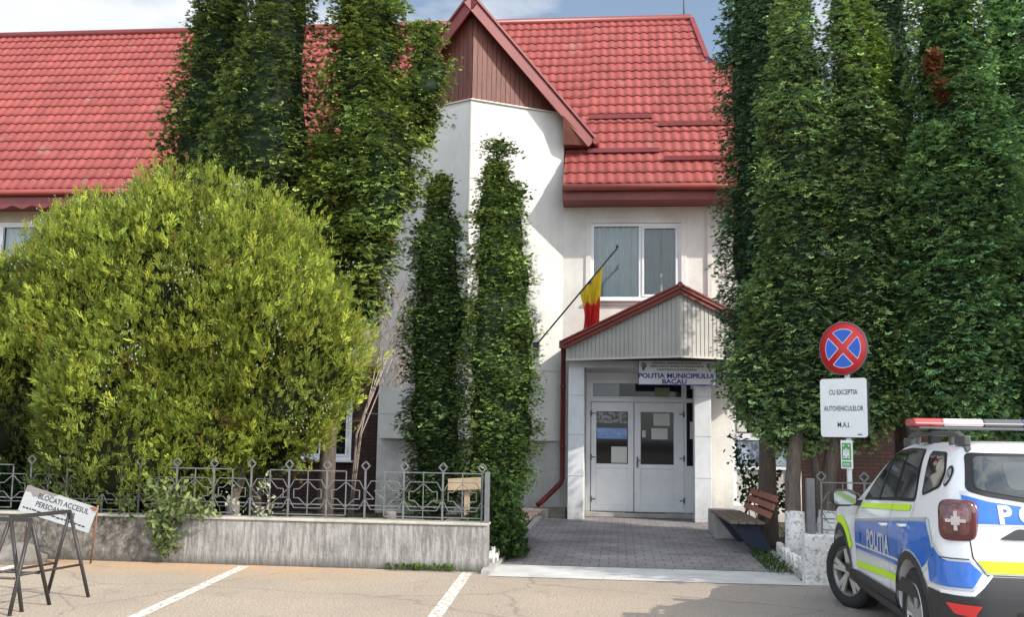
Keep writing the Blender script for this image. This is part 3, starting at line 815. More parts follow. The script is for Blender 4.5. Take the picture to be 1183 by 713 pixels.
# fascia, gutter, soffit
fa = MB().box(-24, -5.0, 20.22, 20.27, 6.36, 6.64).box(-1.14, 3.9, 20.22, 20.27, 6.36, 6.64)
fa.box(-24, -5.0, 20.27, 20.9, 6.36, 6.40).box(-1.14, 3.9, 20.27, 20.9, 6.36, 6.40)
P('fascia', fa, M['terracotta'])
P('gutter', MB().tube([(-24, 20.13, 6.60), (-5.05, 20.13, 6.60)], .07, 10).tube([(-1.13, 20.13, 6.60), (3.9, 20.13, 6.60)], .07, 10), M['gutter'])
# scalloped valance below the left eave
va = MB(); n = 400
for i in range(n):
    x0 = -24+i*19/n; x1 = x0+19/n
    f = lambda x: 6.30+.035*math.sin(x*14)
    va.add([(x0,20.2,f(x0)),(x1,20.2,f(x1)),(x1,20.2,6.5),(x0,20.2,6.5)], [(0,1,2,3)])
P('eave_valance', va, M['roof_trim'])

# ---- canopy over the entrance
AX, AY = 1.13, 19.0; LX, RX, SY = -1.02, 3.28, 20.05
ZC0 = 3.12; apex = 4.36; sl = (4.36-3.42)/(AX-LX)
cp = MB()
for sgn, X1 in ((-1, LX), (1, RX)):
    p = Vector((AX, AY, 0)); q = Vector((X1, SY, 0)); L_ = (q-p).length; d = (q-p)/L_
    n = Vector((d.y, -d.x, 0)); n = n if n.y < 0 else -n
    per = .088; xs_ = []
    k = 0.0
    while k < L_-per: xs_ += [(k, 0), (k+.066, 0), (k+.072, -.014), (k+.082, -.014)]; k += per
    xs_ += [(L_, 0)]
    vs = []; fs = []
    for i, (t, o_) in enumerate(xs_):
        w_ = p+d*t+n*o_; zt = apex-sl*abs(w_.x-AX)-.04
        vs += [(w_.x, w_.y, ZC0), (w_.x, w_.y, zt)]
        if i: fs.append((2*i-2, 2*i, 2*i+1, 2*i-1))
    cp.add(vs, fs)
cp.v = cp.v
canopy = P('canopy', cp, M['corrug'])
cr = MB()
for s_, X1 in ((-1, LX-.05), (1, RX+.05)):
    z1 = apex-sl*abs(X1-AX)
    vs = [(AX,AY-.12,apex+.05),(X1,SY-.12,z1+.05),(X1,YF,z1+.05),(AX,YF,apex+.05)]
    vs += [(x,y,z-.04) for x,y,z in vs]
    cr.add(vs, [(0,1,2,3),(7,6,5,4),(0,4,5,1),(1,5,6,2),(2,6,7,3),(3,7,4,0)])
    a = Vector((AX, AY-.06, apex-.02)); b = Vector((X1, SY-.06, z1-.02)); d = (b-a).normalized()
    up = (Vector((0,0,1))-d*d.z).normalized(); n = d.cross(up)
    cr.obox((a+b)/2+up*.02, d, up, n, (b-a).length/2+.01, .075, .02)
    cr.obox((a+b)/2+up*.10, d, up, n, (b-a).length/2+.02, .016, .05)
PS('canopy_roof', cr, M['terracotta'], canopy)
PS('ridge_cap', MB().tube([(AX,AY-.16,apex+.08),(AX,YF,apex+.08)], .05, 8), M['terracotta'], canopy)
sf = MB().add([(LX+.05,SY+.05,ZC0+.03),(AX,AY+.06,ZC0+.03),(RX-.05,SY+.05,ZC0+.03),(RX-.05,21.3,ZC0+.03),(LX+.05,YF,ZC0+.03)], [(0,1,2,3,4)])
for i in range(34):
    y = 19.25+i*.06
    x0 = max(LX+.1, AX-(y-AY)*1.95); x1 = min(RX-.1, AX+(y-AY)*1.95)
    sf.box(x0, x1, y, y+.02, ZC0+.0, ZC0+.028)
PS('canopy_ceiling', sf, M['dark_soffit'], canopy)
PS('edge_trim', MB().bar((LX,SY-.012,ZC0-.01),(AX,AY-.016,ZC0-.01),.03,.035).bar((AX,AY-.016,ZC0-.01),(RX,SY-.012,ZC0-.01),.03,.035), M['flash'], canopy)
PS('beam', MB().box(LX+.06, RX-.1, 20.25, 20.45, 2.98, ZC0-.004), M['tile_white'], canopy)
def pillar(x0, x1, zt):
    o = P('pillar', MB().box(x0, x1, 20.2, 20.62, .01, zt), M['tile_white'], bevel=.008)
    j = MB()
    for z in (.85, 1.65, 2.42): j.box(x0-.003, x1+.003, 20.196, 20.62, z, z+.008)
    PS('tile_joint', j, M['concrete'], o)
pillar(-.98, -.67, 2.977); pillar(1.47, 1.79, 2.62)
P('cladding_panel', MB().box(-.67, 1.62, 21.34, 21.5, 2.80, 2.95).box(-.67, 1.62, 21.35, 21.5, 2.955, 3.12).box(1.47,1.8,20.64,21.3,2.62,3.1), M['pvc'], bevel=.004)
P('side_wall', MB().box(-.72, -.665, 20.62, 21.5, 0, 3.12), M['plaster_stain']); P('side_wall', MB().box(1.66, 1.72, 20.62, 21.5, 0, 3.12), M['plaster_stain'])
P('threshold', MB().box(-.66, 1.65, 21.0, 21.5, .012, .10), M['concrete'], bevel=.01)
P('door_mat', MB().box(.15, .95, 21.02, 21.2, .102, .112), M['dark_soffit'])
# entrance doors in their frame
DY = 21.30
fr = MB().box(-.66, 1.64, DY, DY+.08, 2.76, 2.80).box(-.66,-.57,DY,DY+.08,.10,2.76).box(1.58,1.64,DY,DY+.08,.10,2.76)
fr.box(-.57,1.58,DY,DY+.08,2.34,2.42).box(1.34,1.39,DY,DY+.08,.10,2.34).box(1.34,1.39,DY,DY+.08,2.42,2.76)
P('door_frame', fr, M['pvc'], bevel=.004)
tr = P('transom_window', MB().box(-.565,-.52,DY+.01,DY+.06,2.425,2.755).box(1.29,1.335,DY+.01,DY+.06,2.425,2.755).box(-.52,1.29,DY+.01,DY+.06,2.72,2.755).box(-.52,1.29,DY+.01,DY+.06,2.425,2.45), M['pvc'])
PS('pane', MB().box(-.52, 1.29, DY+.04, DY+.05, 2.45, 2.72), M['glass'], tr)
PS('pale_pane_panel', MB().box(-.51, .02, DY+.03, DY+.035, 2.46, 2.71), M['glass_light'], tr)  # paler grey panel over the left part of the transom pane
PS('posted_notice', MB().box(.75, 1.05, DY+.03, DY+.035, 2.46, 2.64), M['paper_green'], tr)
def door(x0, x1, gx0, gx1, hinge):
    y = DY-.01; g0, g1 = 1.07, 2.14
    f = MB().box(x0, gx0, y, y+.07, .11, 2.33).box(gx1, x1, y, y+.07, .11, 2.33).box(gx0, gx1, y, y+.07, g1, 2.33).box(gx0, gx1, y, y+.07, g0-.09, g0)
    f.box(gx0, gx1, y, y+.07, .11, .24).box(gx0, gx1, y+.022, y+.06, .24, g0-.09)
    d = P('door', f, M['pvc'], bevel=.006)
    PS('pane', MB().box(gx0, gx1, y+.03, y+.045, g0, g1), M['glass'], d)
    hx = x0-.0 if hinge < 0 else x1
    for z in (.35, 1.2, 2.1):
        PS('hinge', MB().lathe([(.018, -.06), (.018, .06)], 8, (hx, y-.02, z)).box(min(hx, hx-hinge*.09), max(hx, hx-hinge*.09), y-.012, y-.002, z-.012, z+.012), M['steel_grey'], d)
    return d
d1 = door(-.555, .315, -.45, .20, -1); d2 = door(.33, 1.335, .46, 1.13, 1)
PS('handle', MB().box(.375,.41,DY-.03,DY-.012,1.0,1.22).tube([(.39,DY-.03,1.15),(.39,DY-.07,1.15),(.50,DY-.075,1.15)], .011, 8), M['steel_grey'], d2)
PS('poster', MB().box(-.44,.18,DY+.0,DY+.012,1.90,2.12), M['paper_grey'], d1)
PS('poster', MB().box(-.44,.18,DY+.0,DY+.012,1.58,1.80), M['paper_blue'], d1)
PS('posted_notice', MB().box(-.14,.18,DY+.006,DY+.016,1.09,1.42), M['paper'], d1)
PS('posted_notice', MB().box(.72,1.05,DY+.0,DY+.012,1.86,2.11), M['paper'], d2)
PS('posted_notice', MB().box(.68,1.01,DY+.0,DY+.012,1.58,1.81), M['paper'], d2)
PS('posted_notice', MB().box(.49,.56,DY+.0,DY+.012,1.62,1.76), M['paper'], d2)
sl_ = P('sidelight', MB().box(1.392,1.578,DY+.01,DY+.06,.11,1.05), M['pvc'])
PS('pane', MB().box(1.392,1.578,DY+.03,DY+.05,1.05,2.335), M['glass'], sl_)
PS('posted_notice', MB().box(1.46,1.575,DY+.015,DY+.025,1.6,1.95), M['paper'], sl_)
PS('pane', MB().box(1.392,1.578,DY+.03,DY+.05,2.425,2.755), M['glass'], sl_)
# downpipe with its elbows
dp = P('downpipe', MB().tube([(-1.08,20.05,3.36),(-1.09,20.3,3.22),(-1.10,20.5,3.05),(-1.10,20.5,.78),(-1.14,20.5,.68),(-1.52,20.45,.30),(-1.60,20.45,.25)], .05, 12), M['pipe'])
PS('bracket', MB().lathe([(.06,-.02),(.06,.02)], 12, (-1.10,20.5,2.6)).lathe([(.06,-.02),(.06,.02)], 12, (-1.10,20.5,1.4)), M['pipe'], dp)
PS('hopper', MB().box(-1.16,-1.02,19.98,20.14,3.34,3.48), M['pipe'], dp)
P('stone_ledge', MB().box(-1.75,-1.02,20.40,20.84,.0,.20), M['stone'], bevel=.02)

# sign board over the doors
sg = empty('sign_board', (1.1, 19.86, 2.62)); tag(sg, 'white police name board in blue lettering hung under the canopy', 'sign')
def S(name, mb, m, par, org, bevel=0):
    o = mb.build(name, m, par, None, bevel); o.matrix_parent_inverse = Matrix.Translation(-Vector(org)); return o
def ST(name, txt, size, loc, m, par, org, **k):
    o = text_on(name, txt, size, loc, m, par, **k); o.matrix_parent_inverse = Matrix.Translation(-Vector(org)); return o
so = (1.1, 19.86, 2.62)
S('panel', MB().box(.39, 1.86, 19.86, 19.90, 2.64, 3.09), M['sign_white'], sg, so)
S('border', MB().box(.375,1.875,19.852,19.905,2.625,2.64).box(.375,1.875,19.852,19.905,3.09,3.105).box(.375,.39,19.852,19.905,2.64,3.09).box(1.86,1.875,19.852,19.905,2.64,3.09), M['ink_blue'], sg, so)
ST('lettering', 'POLITIA MUNICIPIULUI', .125, (1.10,19.856,2.80), M['ink_blue'], sg, so, bold=.004, sx=1.12)
ST('lettering', 'BACAU', .125, (1.07,19.856,2.69), M['ink_blue'], sg, so, bold=.004, sx=1.15)
for i, (t_, z) in enumerate((('MINISTERUL ADMINISTRATIEI SI INTERNELOR', 3.045), ('INSPECTORATUL GENERAL AL POLITIEI ROMANE', 2.985), ('INSPECTORATUL DE POLITIE BACAU', 2.92))):
    ST('small_lettering', t_, .046, (1.12,19.856,z), M['ink'], sg, so, bold=.0012)
S('emblem', MB().lathe([(.0,0),(.055,0),(.055,.004),(0,.004)], 16, (.485,19.852,3.0), 'y').box(.455,.515,19.848,19.853,2.90,2.955), M['paper_grey'], sg, so)
S('emblem', MB().lathe([(.0,0),(.055,0),(.055,.004),(0,.004)], 16, (1.74,19.852,3.0), 'y').box(1.71,1.77,19.848,19.853,2.90,2.955), M['paper_grey'], sg, so)

# flag on its slanting pole
fo = (-1.66, 20.45, 3.43); fp = empty('flag_on_pole', fo); tag(fp, 'yellow and red flag hanging limp from slanting pole on the bay wall', 'flag')
p0 = Vector((-1.66, 20.53, 3.43)); p1 = Vector((-.03, 19.75, 5.28))
S('pole', MB().tube([p0, p1], .017, 8).lathe([(0,-.0),(.03,.02),(.0,.09)], 8, tuple(p1)), M['ink'], fp, fo)
S('bracket', MB().box(-1.72,-1.60,20.50,20.58,3.33,3.50), M['steel_black'], fp, fo)
def flag_mat():
    m = bpy.data.materials.new('tricolour_cloth'); m.use_nodes = True
    nt = m.node_tree; N = nt.nodes; L = nt.links; p = N['Principled BSDF']; p.inputs['Roughness'].default_value = .85
    a = N.new('ShaderNodeAttribute'); a.attribute_name = 'Col'; L.new(a.outputs['Color'], p.inputs['Base Color'])
    t = N.new('ShaderNodeBsdfTranslucent'); L.new(a.outputs['Color'], t.inputs['Color'])
    mx = N.new('ShaderNodeMixShader'); mx.inputs['Fac'].default_value = .35
    L.new(p.outputs[0], mx.inputs[1]); L.new(t.outputs[0], mx.inputs[2]); L.new(mx.outputs[0], N['Material Output'].inputs['Surface'])
    return m
M['flag'] = flag_mat()
# cloth gathered along the pole: top edge on the pole, folds hanging down
top_a = p0.lerp(p1, .55); top_b = p0.lerp(p1, .83)
nu, nv = 44, 26; V_ = []; F_ = []; Ck = []
for j in range(nv):
    v = j/(nv-1)
    for i in range(nu):
        u = i/(nu-1)
        tp = top_a.lerp(top_b, u)
        xb = -.67+.30*u + .02*math.sin(u*9)
        zb = 3.63+.12*math.sin(u*math.pi*1.2+.6)+.30*(u > .8)*(u-.8)*5
        bx_ = Vector((xb, tp.y-.02, zb))
        q = tp.lerp(bx_, v)
        q.y += .075*math.sin(u*16+v*3.5)*min(1, v*3) ; q.x += .03*math.sin(u*13+v*4)*v - .05*math.sin(v*math.pi)*(u-.5)
        V_.append(tuple(q))
        dv = v + .16*(u-.45)*-1 + .05*math.sin(u*9)
        Ck.append((.62,.47,.03,1) if dv < .46 else (.50,.025,.02,1))
        if dv < .03 and u < .5: Ck[-1] = (.02,.05,.25,1)
for j in range(nv-1):
    for i in range(nu-1): F_.append((j*nu+i, j*nu+i+1, (j+1)*nu+i+1, (j+1)*nu+i))
fm = MB().add(V_, F_, True); fl = fm.build('cloth', M['flag'], fp, fixn=False); fl.matrix_parent_inverse = Matrix.Translation(-Vector(fo))
at = fl.data.attributes.new('Col', 'FLOAT_COLOR', 'POINT'); at.data.foreach_set('color', np.array(Ck, dtype=np.float32).ravel())

# antenna mast on the ridge
o = MB().tube([(1.62,25,12.1),(1.62,25,13.6)], .02, 8).bar((1.35,25,13.2),(1.9,25,13.2),.02).bar((1.45,25,13.4),(1.8,25,13.4),.02).build('antenna', M['steel_grey'])
tag(o, 'thin grey antenna mast rising from the roof ridge', 'antenna')

# brick wing behind the trees on the right
bw = empty('brick_building', (9, 21, 0)); tag(bw, 'dark red brick wing behind the tall conifers right of entrance', 'building')
bo = (9, 21, 0)
S('wall', MB().box(3.61, 18, 20.95, 21.2, 0, 4.8).box(17.7, 18, 21.2, 30, 0, 4.8).box(3.61,3.9,21.2,30,4.0,4.8), M['brick'], bw, bo)
br_ = MB().add([(8.3,20.3,4.9),(18.4,20.3,4.9),(18.4,25,10.2),(8.3,25,10.2)], [(0,1,2,3)]).add([(8.3,30,4.9),(18.4,30,4.9),(18.4,25,10.2),(8.3,25,10.2)], [(0,1,2,3)])
br_.add([(3.9,20.3,4.85),(8.3,20.3,4.85),(8.3,30,5.0),(3.9,30,5.0)], [(0,1,2,3)])
S('roof', br_, M['roof_trim'], bw, bo)
#=====YARD=====
# ------------------------------------------------------------------ low walls and railings
lw_ = empty('low_wall', (-7.8, 12.6, 0)); tag(lw_, 'low combed concrete wall with pale coping along the parking bays', 'wall')
S('wall_body', MB().box(-22, -1.57, 12.45, 12.72, -.02, .535), M['combed'], lw_, (-7.8,12.6,0), bevel=.012)
S('coping', MB().box(-22, -1.56, 12.43, 12.74, .537, .57), M['coping'], lw_, (-7.8,12.6,0), bevel=.01)
rw_ = empty('wall_stub', (3.2, 12.3, 0)); tag(rw_, 'low whitewashed wall block at the right side of the walkway', 'wall')
S('wall_body', MB().box(2.12, 12.0, 12.15, 12.42, -.02, .56), M['whitewash'], rw_, (3.2,12.3,0), bevel=.02)

def railing(xe, n, dirn, y, z0, label, nper_off=0, endpost=True, grp='wrought iron railings on the low walls'):
    """n posts from the end xe walking in direction dirn"""
    s = .487; t = .013
    root = empty('metal_railing', (xe+dirn*s*n/2, y, z0)); tag(root, label, 'railing', grp)
    org = (xe+dirn*s*n/2, y, z0)
    X = lambda k: xe+dirn*s*k
    for k in range(n):
        p = MB().box(X(k)-.011, X(k)+.011, y-.008, y+.008, z0, z0+.60)
        po = S('post', p, M['steel_grey'], root, org)
        f = MB(); c = Vector((X(k), y, z0+.655)); r = .055
        q = [c+Vector((0,0,-r)), c+Vector((r*.95,0,0)), c+Vector((0,0,r)), c+Vector((-r*.95,0,0))]
        for i in range(4): f.bar(q[i], q[(i+1)%4], .016)
        fo_ = f.build('finial', M['steel_grey'], po)
    H1, H0 = .585, .045
    def poly(mb, pts, closed=False):
        P_ = [Vector((X(a), y-.003, z0+b)) for a, b in pts]
        if closed: P_.append(P_[0])
        for a, b in zip(P_, P_[1:]): mb.bar(a, b, .010)
    mm = 0; k = -nper_off
    while k < n:
        # framed double bay centred between posts k+1 and k+2
        a, b = max(k+.5, 0), min(k+2.5, n-1)
        if k == 0: a = 0
        if b > a:
            mb = MB()
            mb.bar((X(a),y,z0+H1),(X(b),y,z0+H1),t).bar((X(a),y,z0+H0),(X(b),y,z0+H0),t)
            for e in {a, b}:
                mb.bar((X(e),y,z0+H0),(X(e),y,z0+H1),t)
            for e in (k+.5, k+1.5):
                if a < e < b: mb.bar((X(e),y,z0+H0),(X(e),y,z0+H1),t*.8)
            S('frame_panel', mb, M['steel_grey'], root, org)
        k += 3
    for j in range(n-1):
        mb = MB(); g = .02
        poly(mb, [(j+g,.36),(j+.15,.47),(j+.85,.47),(j+1-g,.36),(j+1-g,.24),(j+.85,.125),(j+.15,.125),(j+g,.24)], True)
        ph = (j+nper_off) % 3
        if ph in (0, 1):
            poly(mb, [(j+.5,.455),(j+.73,.355),(j+.86,.355),(j+.86,.245),(j+.73,.245),(j+.5,.14)] if ph == 0 or True else [])
            poly(mb, [(j+.5,.455),(j+.27,.355),(j+.14,.355),(j+.14,.245),(j+.27,.245),(j+.5,.14)])
        if ph == 2:
            poly(mb, [(j+.5,.47),(j+.60,.42),(j+.5,.36),(j+.76,.355),(j+.5,.25)])
            poly(mb, [(j+.98,.355),(j+.76,.25),(j+.98,.25)]); poly(mb, [(j+.02,.355),(j+.24,.25),(j+.02,.25)])
            poly(mb, [(j+.5,.47),(j+.30,.36),(j+.14,.355),(j+.14,.245),(j+.27,.245),(j+.5,.14)])
        S('ornament', mb, M['steel_grey'], root, org)
    mb = MB().bar((X(0),y+.012,z0+.17),(X(n-1),y+.012,z0+.17),.014)
    S('rail', mb, M['steel_grey'], root, org)
    return root
railing(-1.655, 32, -1, 12.58, .57, 'long grey wrought iron railing with diamond finials on the combed wall')
railing(2.34, 9, 1, 12.30, .56, 'short grey wrought iron railing behind the parked police car')
o = MB().box(-1.615,-1.56,12.50,12.60,.57,1.18).build('fence_end_post', M['steel_grey'], bevel=.006); tag(o, 'plain pale grey square post at the walkway end of the long railing', 'post')
o = MB().box(2.17,2.26,12.25,12.34,.56,1.19).build('fence_end_post', M['steel_grey'], bevel=.006); tag(o, 'plain pale grey square post standing on the whitewashed block', 'post')

# ------------------------------------------------------------------ benches
def bench(loc, rz, label, wood, back):
    root = empty('bench', loc, rz); tag(root, label, 'bench', 'benches along the walkway')
    # local: seat runs along y, sitter faces -x
    for i in range(4):
        MB().box(-.40+i*.125, -.29+i*.125, -.8, 1.5, .43, .465).build('seat_slat', wood, root, bevel=.006)
    for y in (-.45, 1.1):
        MB().add([(-.36,y-.14,.425),(.02,y-.14,.425),(.02,y+.14,.425),(-.36,y+.14,.425),(-.02,y-.12,0),(.26,y-.12,0),(.26,y+.12,0),(-.02,y+.12,0)],
                 [(0,1,2,3),(7,6,5,4),(0,4,5,1),(1,5,6,2),(2,6,7,3),(3,7,4,0)]).build('leg', M['bench_blue'], root)
    if back:
        for i in range(3):
            z = .56+i*.115; x = .16+i*.045
            MB().obox((x, .3, z), (0,1,0), (.36,0,.93), (.93,0,-.36), 1.15, .045, .014).build('backrest_slat', M['bench_orange'], root, bevel=.005)
        for y in (-.7, 1.2):
            MB().bar((.12, y, .43), (.31, y, .88), .035).build('back_support', M['steel_black'], root)
    return root
bench((1.95, 15.75, 0), R(2), 'weathered wooden slat bench with orange backrest right of the walkway', M['bench_wood'], True)
lb = bench((-1.62, 15.9, 0), R(180-1), 'bench with chipped red and white seat left of walkway behind the hedge', mat('chipped_red_white_paint', (.42,.13,.10), .7, col2=(.55,.53,.5), vscale=7, vmap=(.48,.54)), False)
o = MB().box(1.58, 2.05, 17.2, 18.6, .0, .40).build('concrete_bench_base', M['concrete'], bevel=.02); tag(o, 'rough concrete block under the far end of the right bench', 'concrete block')

# whitewashed brick edging, set on edge like teeth
def edging(x, y0, y1, lab, dirn):
    n = int((y1-y0)/.17)
    for i in range(n):
        y = y0+i*.17; r = random.uniform(-.02, .02)
        o = MB().obox((x+r, y, .11+random.uniform(-.015,.015)), (0,1,random.uniform(.45,.75)), (1,0,0), (0,-.6,1), .115, .035, .06).build('edging_brick', M['whitewash'], bevel=.012)
        tag(o, lab, 'edging brick', lab)
edging(2.20, 12.8, 15.0, 'whitewashed bricks set on edge right of the walkway', 1)
edging(-1.56, 13.0, 14.5, 'whitewashed bricks set on edge left of the walkway', -1)

# wooden T post behind the railing
wp = empty('wooden_post', (-1.93, 13.2, 0)); tag(wp, 'raw wooden T shaped post standing behind the railing end', 'post')
wo = (-1.93, 13.2, 0)
S('upright', MB().box(-1.965,-1.895,13.17,13.23,0,.96), M['wood_raw'], wp, wo, bevel=.005)
S('crossboard', MB().obox((-1.96,13.14,1.00), (1,0,.06), (0,1,0), (0,0,1), .21, .03, .075), M['wood_raw'], wp, wo, bevel=.005)
o = MB().box(-2.25,-1.82,13.3,13.6,0,.52).build('concrete_block', M['concrete'], bevel=.02); tag(o, 'pale concrete block on the soil behind the wooden T post', 'concrete block')
for i, (x, y, h_, r_) in enumerate(((-6.2,13.2,.74,.12),(-5.0,13.1,.72,.09),(-2.95,13.3,.62,.08))):
    o = MB().lathe([(r_*.9,0),(r_,.1),(r_,h_-.03),(r_*.95,h_)], 16, (x,y,0)).build('concrete_pipe', M['stone']); tag(o, ('grey concrete pipe post behind the railing beside the hanging vine','grey concrete pipe post behind the railing under the golden bush','small grey concrete pipe post behind railing before the twin conifers')[i], 'pipe post')
o = MB().box(-4.6,-2.7,14.2,14.4,0,.44).build('garden_slab', M['stone'], bevel=.01); tag(o, 'low grey concrete slab edge in the shaded garden bed', 'slab')

# rock at the foot of the wall
bm = bmesh.new(); bmesh.ops.create_icosphere(bm, subdivisions=3, radius=1)
for v in bm.verts:
    n_ = 1+.16*math.sin(v.co.x*4+1)*math.cos(v.co.y*3.3)+.08*math.sin(v.co.z*9); v.co = Vector((v.co.x*.38*n_, v.co.y*.25*n_, max(v.co.z, -.3)*.17*n_))
me = bpy.data.meshes.new('rock'); bm.to_mesh(me); bm.free(); me.polygons.foreach_set('use_smooth', [True]*len(me.polygons))
o = link_mesh('rock', me, M['stone'], None, (-7.25, 12.0, .05)); tag(o, 'flat grey boulder at the foot of the wall behind the black trestle', 'rock')

# cable and wall line
o = MB().tube([(-5.2, 20.6, 2.02), (-4.4, 20.3, 2.0), (-3.6, 17.0, 2.02)], .008, 6).build('cable', M['sign_dirty']); tag(o, 'thin pale cable strung in front of the bay', 'cable')

# ------------------------------------------------------------------ no stopping sign
pz = empty('road_sign', (2.79, 13.0, 0)); tag(pz, 'no stopping round sign with white plate and green notice on post', 'road sign'); po_ = (2.79, 13.0, 0)
S('pole', MB().lathe([(.032,0),(.032,3.08)], 14, (2.80,13.03,0)), M['sign_white'], pz, po_)
rd = S('sign_disc', MB().lathe([(0,0),(.325,0),(.325,.02),(0,.02)], 48, (2.79,12.965,2.765), 'y'), M['sign_red'], pz, po_)
rimm = MB().lathe([(.322,-.004),(.332,-.004),(.332,.026),(.322,.026),(.322,-.004)], 48, (2.79,12.965,2.765), 'y', caps=False).build('rim', M['steel_grey'], rd)
# four blue quadrant fields with white borders
def quad_field(r0, grow, m, y, name):
    mb = MB(); c = Vector((2.79, y, 2.765))
    for q in range(4):
        a0 = math.pi/2*q
        w = .048-grow; pts = []
        # region between two arms of the cross, inside radius r0; arms run diagonally
        off = w*math.sqrt(2)
        ca, sa = math.cos(a0), math.sin(a0)
        tip = (off, 0)
        aa = math.pi/4-math.asin(w/r0)
        loc = [tip]+[(r0*math.cos(t), r0*math.sin(t)) for t in np.linspace(-aa, aa, 14)]
        P_ = [(c.x+x*ca-z*sa, y, c.z+x*sa+z*ca) for x, z in loc]
        mb.add(P_, [tuple(range(len(P_)))])
    return S(name, mb, m, pz, po_)
quad_field(.243, .008, M['sign_white'], 12.962, 'white_border')
quad_field(.236, .0, M['sign_blue'], 12.960, 'blue_field')
def rrect(x0, x1, z0, z1, r, n=5):
    pts = []
    for cx, cz, a in ((x1-r, z1-r, 0), (x0+r, z1-r, 90), (x0+r, z0+r, 180), (x1-r, z0+r, 270)):
        for i in range(n+1):
            t = R(a+90*i/n); pts.append((cx+r*math.cos(t), cz+r*math.sin(t)))
    return pts
S('plate', MB().prism(rrect(2.472,3.112,1.665,2.385,.04), 12.965, 12.99), M['steel_black'], pz, po_)
S('plate_face', MB().prism(rrect(2.465,3.100,1.672,2.392,.04), 12.955, 12.964), M['sign_white'], pz, po_)
pz.rotation_euler = (0, 0, R(-43))
for t_, z, sx in (('CU EXCEPTIA', 2.22, .72), ('AUTOVEHICULELOR', 2.02, .66), ('M.A.I.', 1.82, .85)):
    ST('lettering', t_, .088, (2.785,12.951,z), M['ink'], pz, po_, sx=sx, bold=.0006)
S('small_mark', MB().box(2.97,3.03,12.951,12.954,1.70,1.712), M['ink'], pz, po_)
gp_ = S('green_notice', MB().box(2.725,2.88,12.97,12.985,1.29,1.635), M['sign_white'], pz, po_)
mb = MB().box(2.742,2.863,12.966,12.969,1.395,1.60); mb.build('green_field', M['sign_green'], gp_)
mb = MB().box(2.742,2.863,12.966,12.969,1.31,1.375).build('green_field', M['sign_green'], gp_)
fg = MB()
for i, (dx, z) in enumerate(((-.028,1.475),(.0,1.49),(.028,1.475),(0,1.45))): fg.lathe([(0,-.002),(.013,-.002),(.013,.002),(0,.002)], 12, (2.8025+dx,12.962,z+.035), 'y').box(2.8025+dx-.014,2.8025+dx+.014,12.960,12.964,z-.03,z+.02)
for sx_ in (-1, 1):
    for sz_ in (-1, 1):
        c = Vector((2.8025+sx_*.045, 12.962, 1.4975+sz_*.082)); fg.add([c, c+Vector((-sx_*.03,0,0)), c+Vector((0,0,-sz_*.03))], [(0,1,2)])
fg.build('assembly_symbol', M['sign_white'], gp_)
for i in range(2): MB().box(2.755,2.85,12.962,12.965,1.327+i*.02,1.335+i*.02).build('small_lettering', M['sign_white'], gp_)

# ------------------------------------------------------------------ leaning sign and trestles
ls = empty('leaning_sign', (-6.75, 12.0, 0)); tag(ls, 'scuffed white board about keeping access clear, tilted on two thin legs', 'sign'); lo = (-6.75, 12.0, 0)
c = Vector((-6.71, 11.88, .665)); ux = Vector((.965, -.02, -.262)).normalized(); uz = Vector((.255, .10, .96)); uz = (uz-ux*uz.dot(ux)).normalized(); un = ux.cross(uz)
un = un if un.y < 0 else -un
S('board', MB().obox(c, ux, uz, un, .475, .155, .008), M['sign_dirty'], ls, lo)
rotm = Matrix((ux, uz, un)).transposed().to_4x4()
def board_text(t_, size, lx, lz, bold=0, sx=1):
    me = text_mesh(t_, size, bold, sx); me.transform(Matrix.Translation(c+ux*lx+uz*lz+un*.0105) @ rotm)
    o = link_mesh('lettering', me, M['ink'], ls); o.matrix_parent_inverse = Matrix.Translation(-Vector(lo)); return o
board_text('BLOCATI ACCESUL', .088, .05, .075, .001, .9)
board_text('PERSOANELOR', .088, -.02, -.02, .001, .9)
mb = MB(); r_ = random.Random(4)
x = -.43
while x < .40:
    w_ = r_.uniform(.02, .06)
    mb.obox(c+ux*(x+w_/2)+uz*(-.098+r_.uniform(-.003,.003))+un*.010, ux, uz, un, w_/2, .008, .001); x += w_+.012
S('small_lettering', mb, M['ink'], ls, lo)
pts = [(-.475,.155),(-.05,.155),(-.12,.11),(-.2,.125),(-.28,.06),(-.36,.05),(-.40,.09),(-.475,.08)]
S('bare_patch', MB().add([c+ux*a+uz*b+un*.0095 for a, b in pts], [tuple(range(len(pts)))]), M['rust_grey'], ls, lo)
S('bare_patch', MB().add([c+ux*a+uz*b+un*.0095 for a, b in [(.475,.155),(.44,.155),(.38,.13),(.44,.10),(.475,.11)]], [(0,1,2,3,4)]), M['rust'], ls, lo)
lt = c-ux*.45+uz*.155; rt_ = c+ux*.46+uz*.155
S('leg', MB().tube([lt+Vector((0,.03,0)), (-7.25, 12.1, 0)], .012, 6), M['rust'], ls, lo)
S('leg', MB().tube([rt_+Vector((0,.03,.02)), (-6.38, 12.12, 0)], .012, 6), M['rust'], ls, lo)

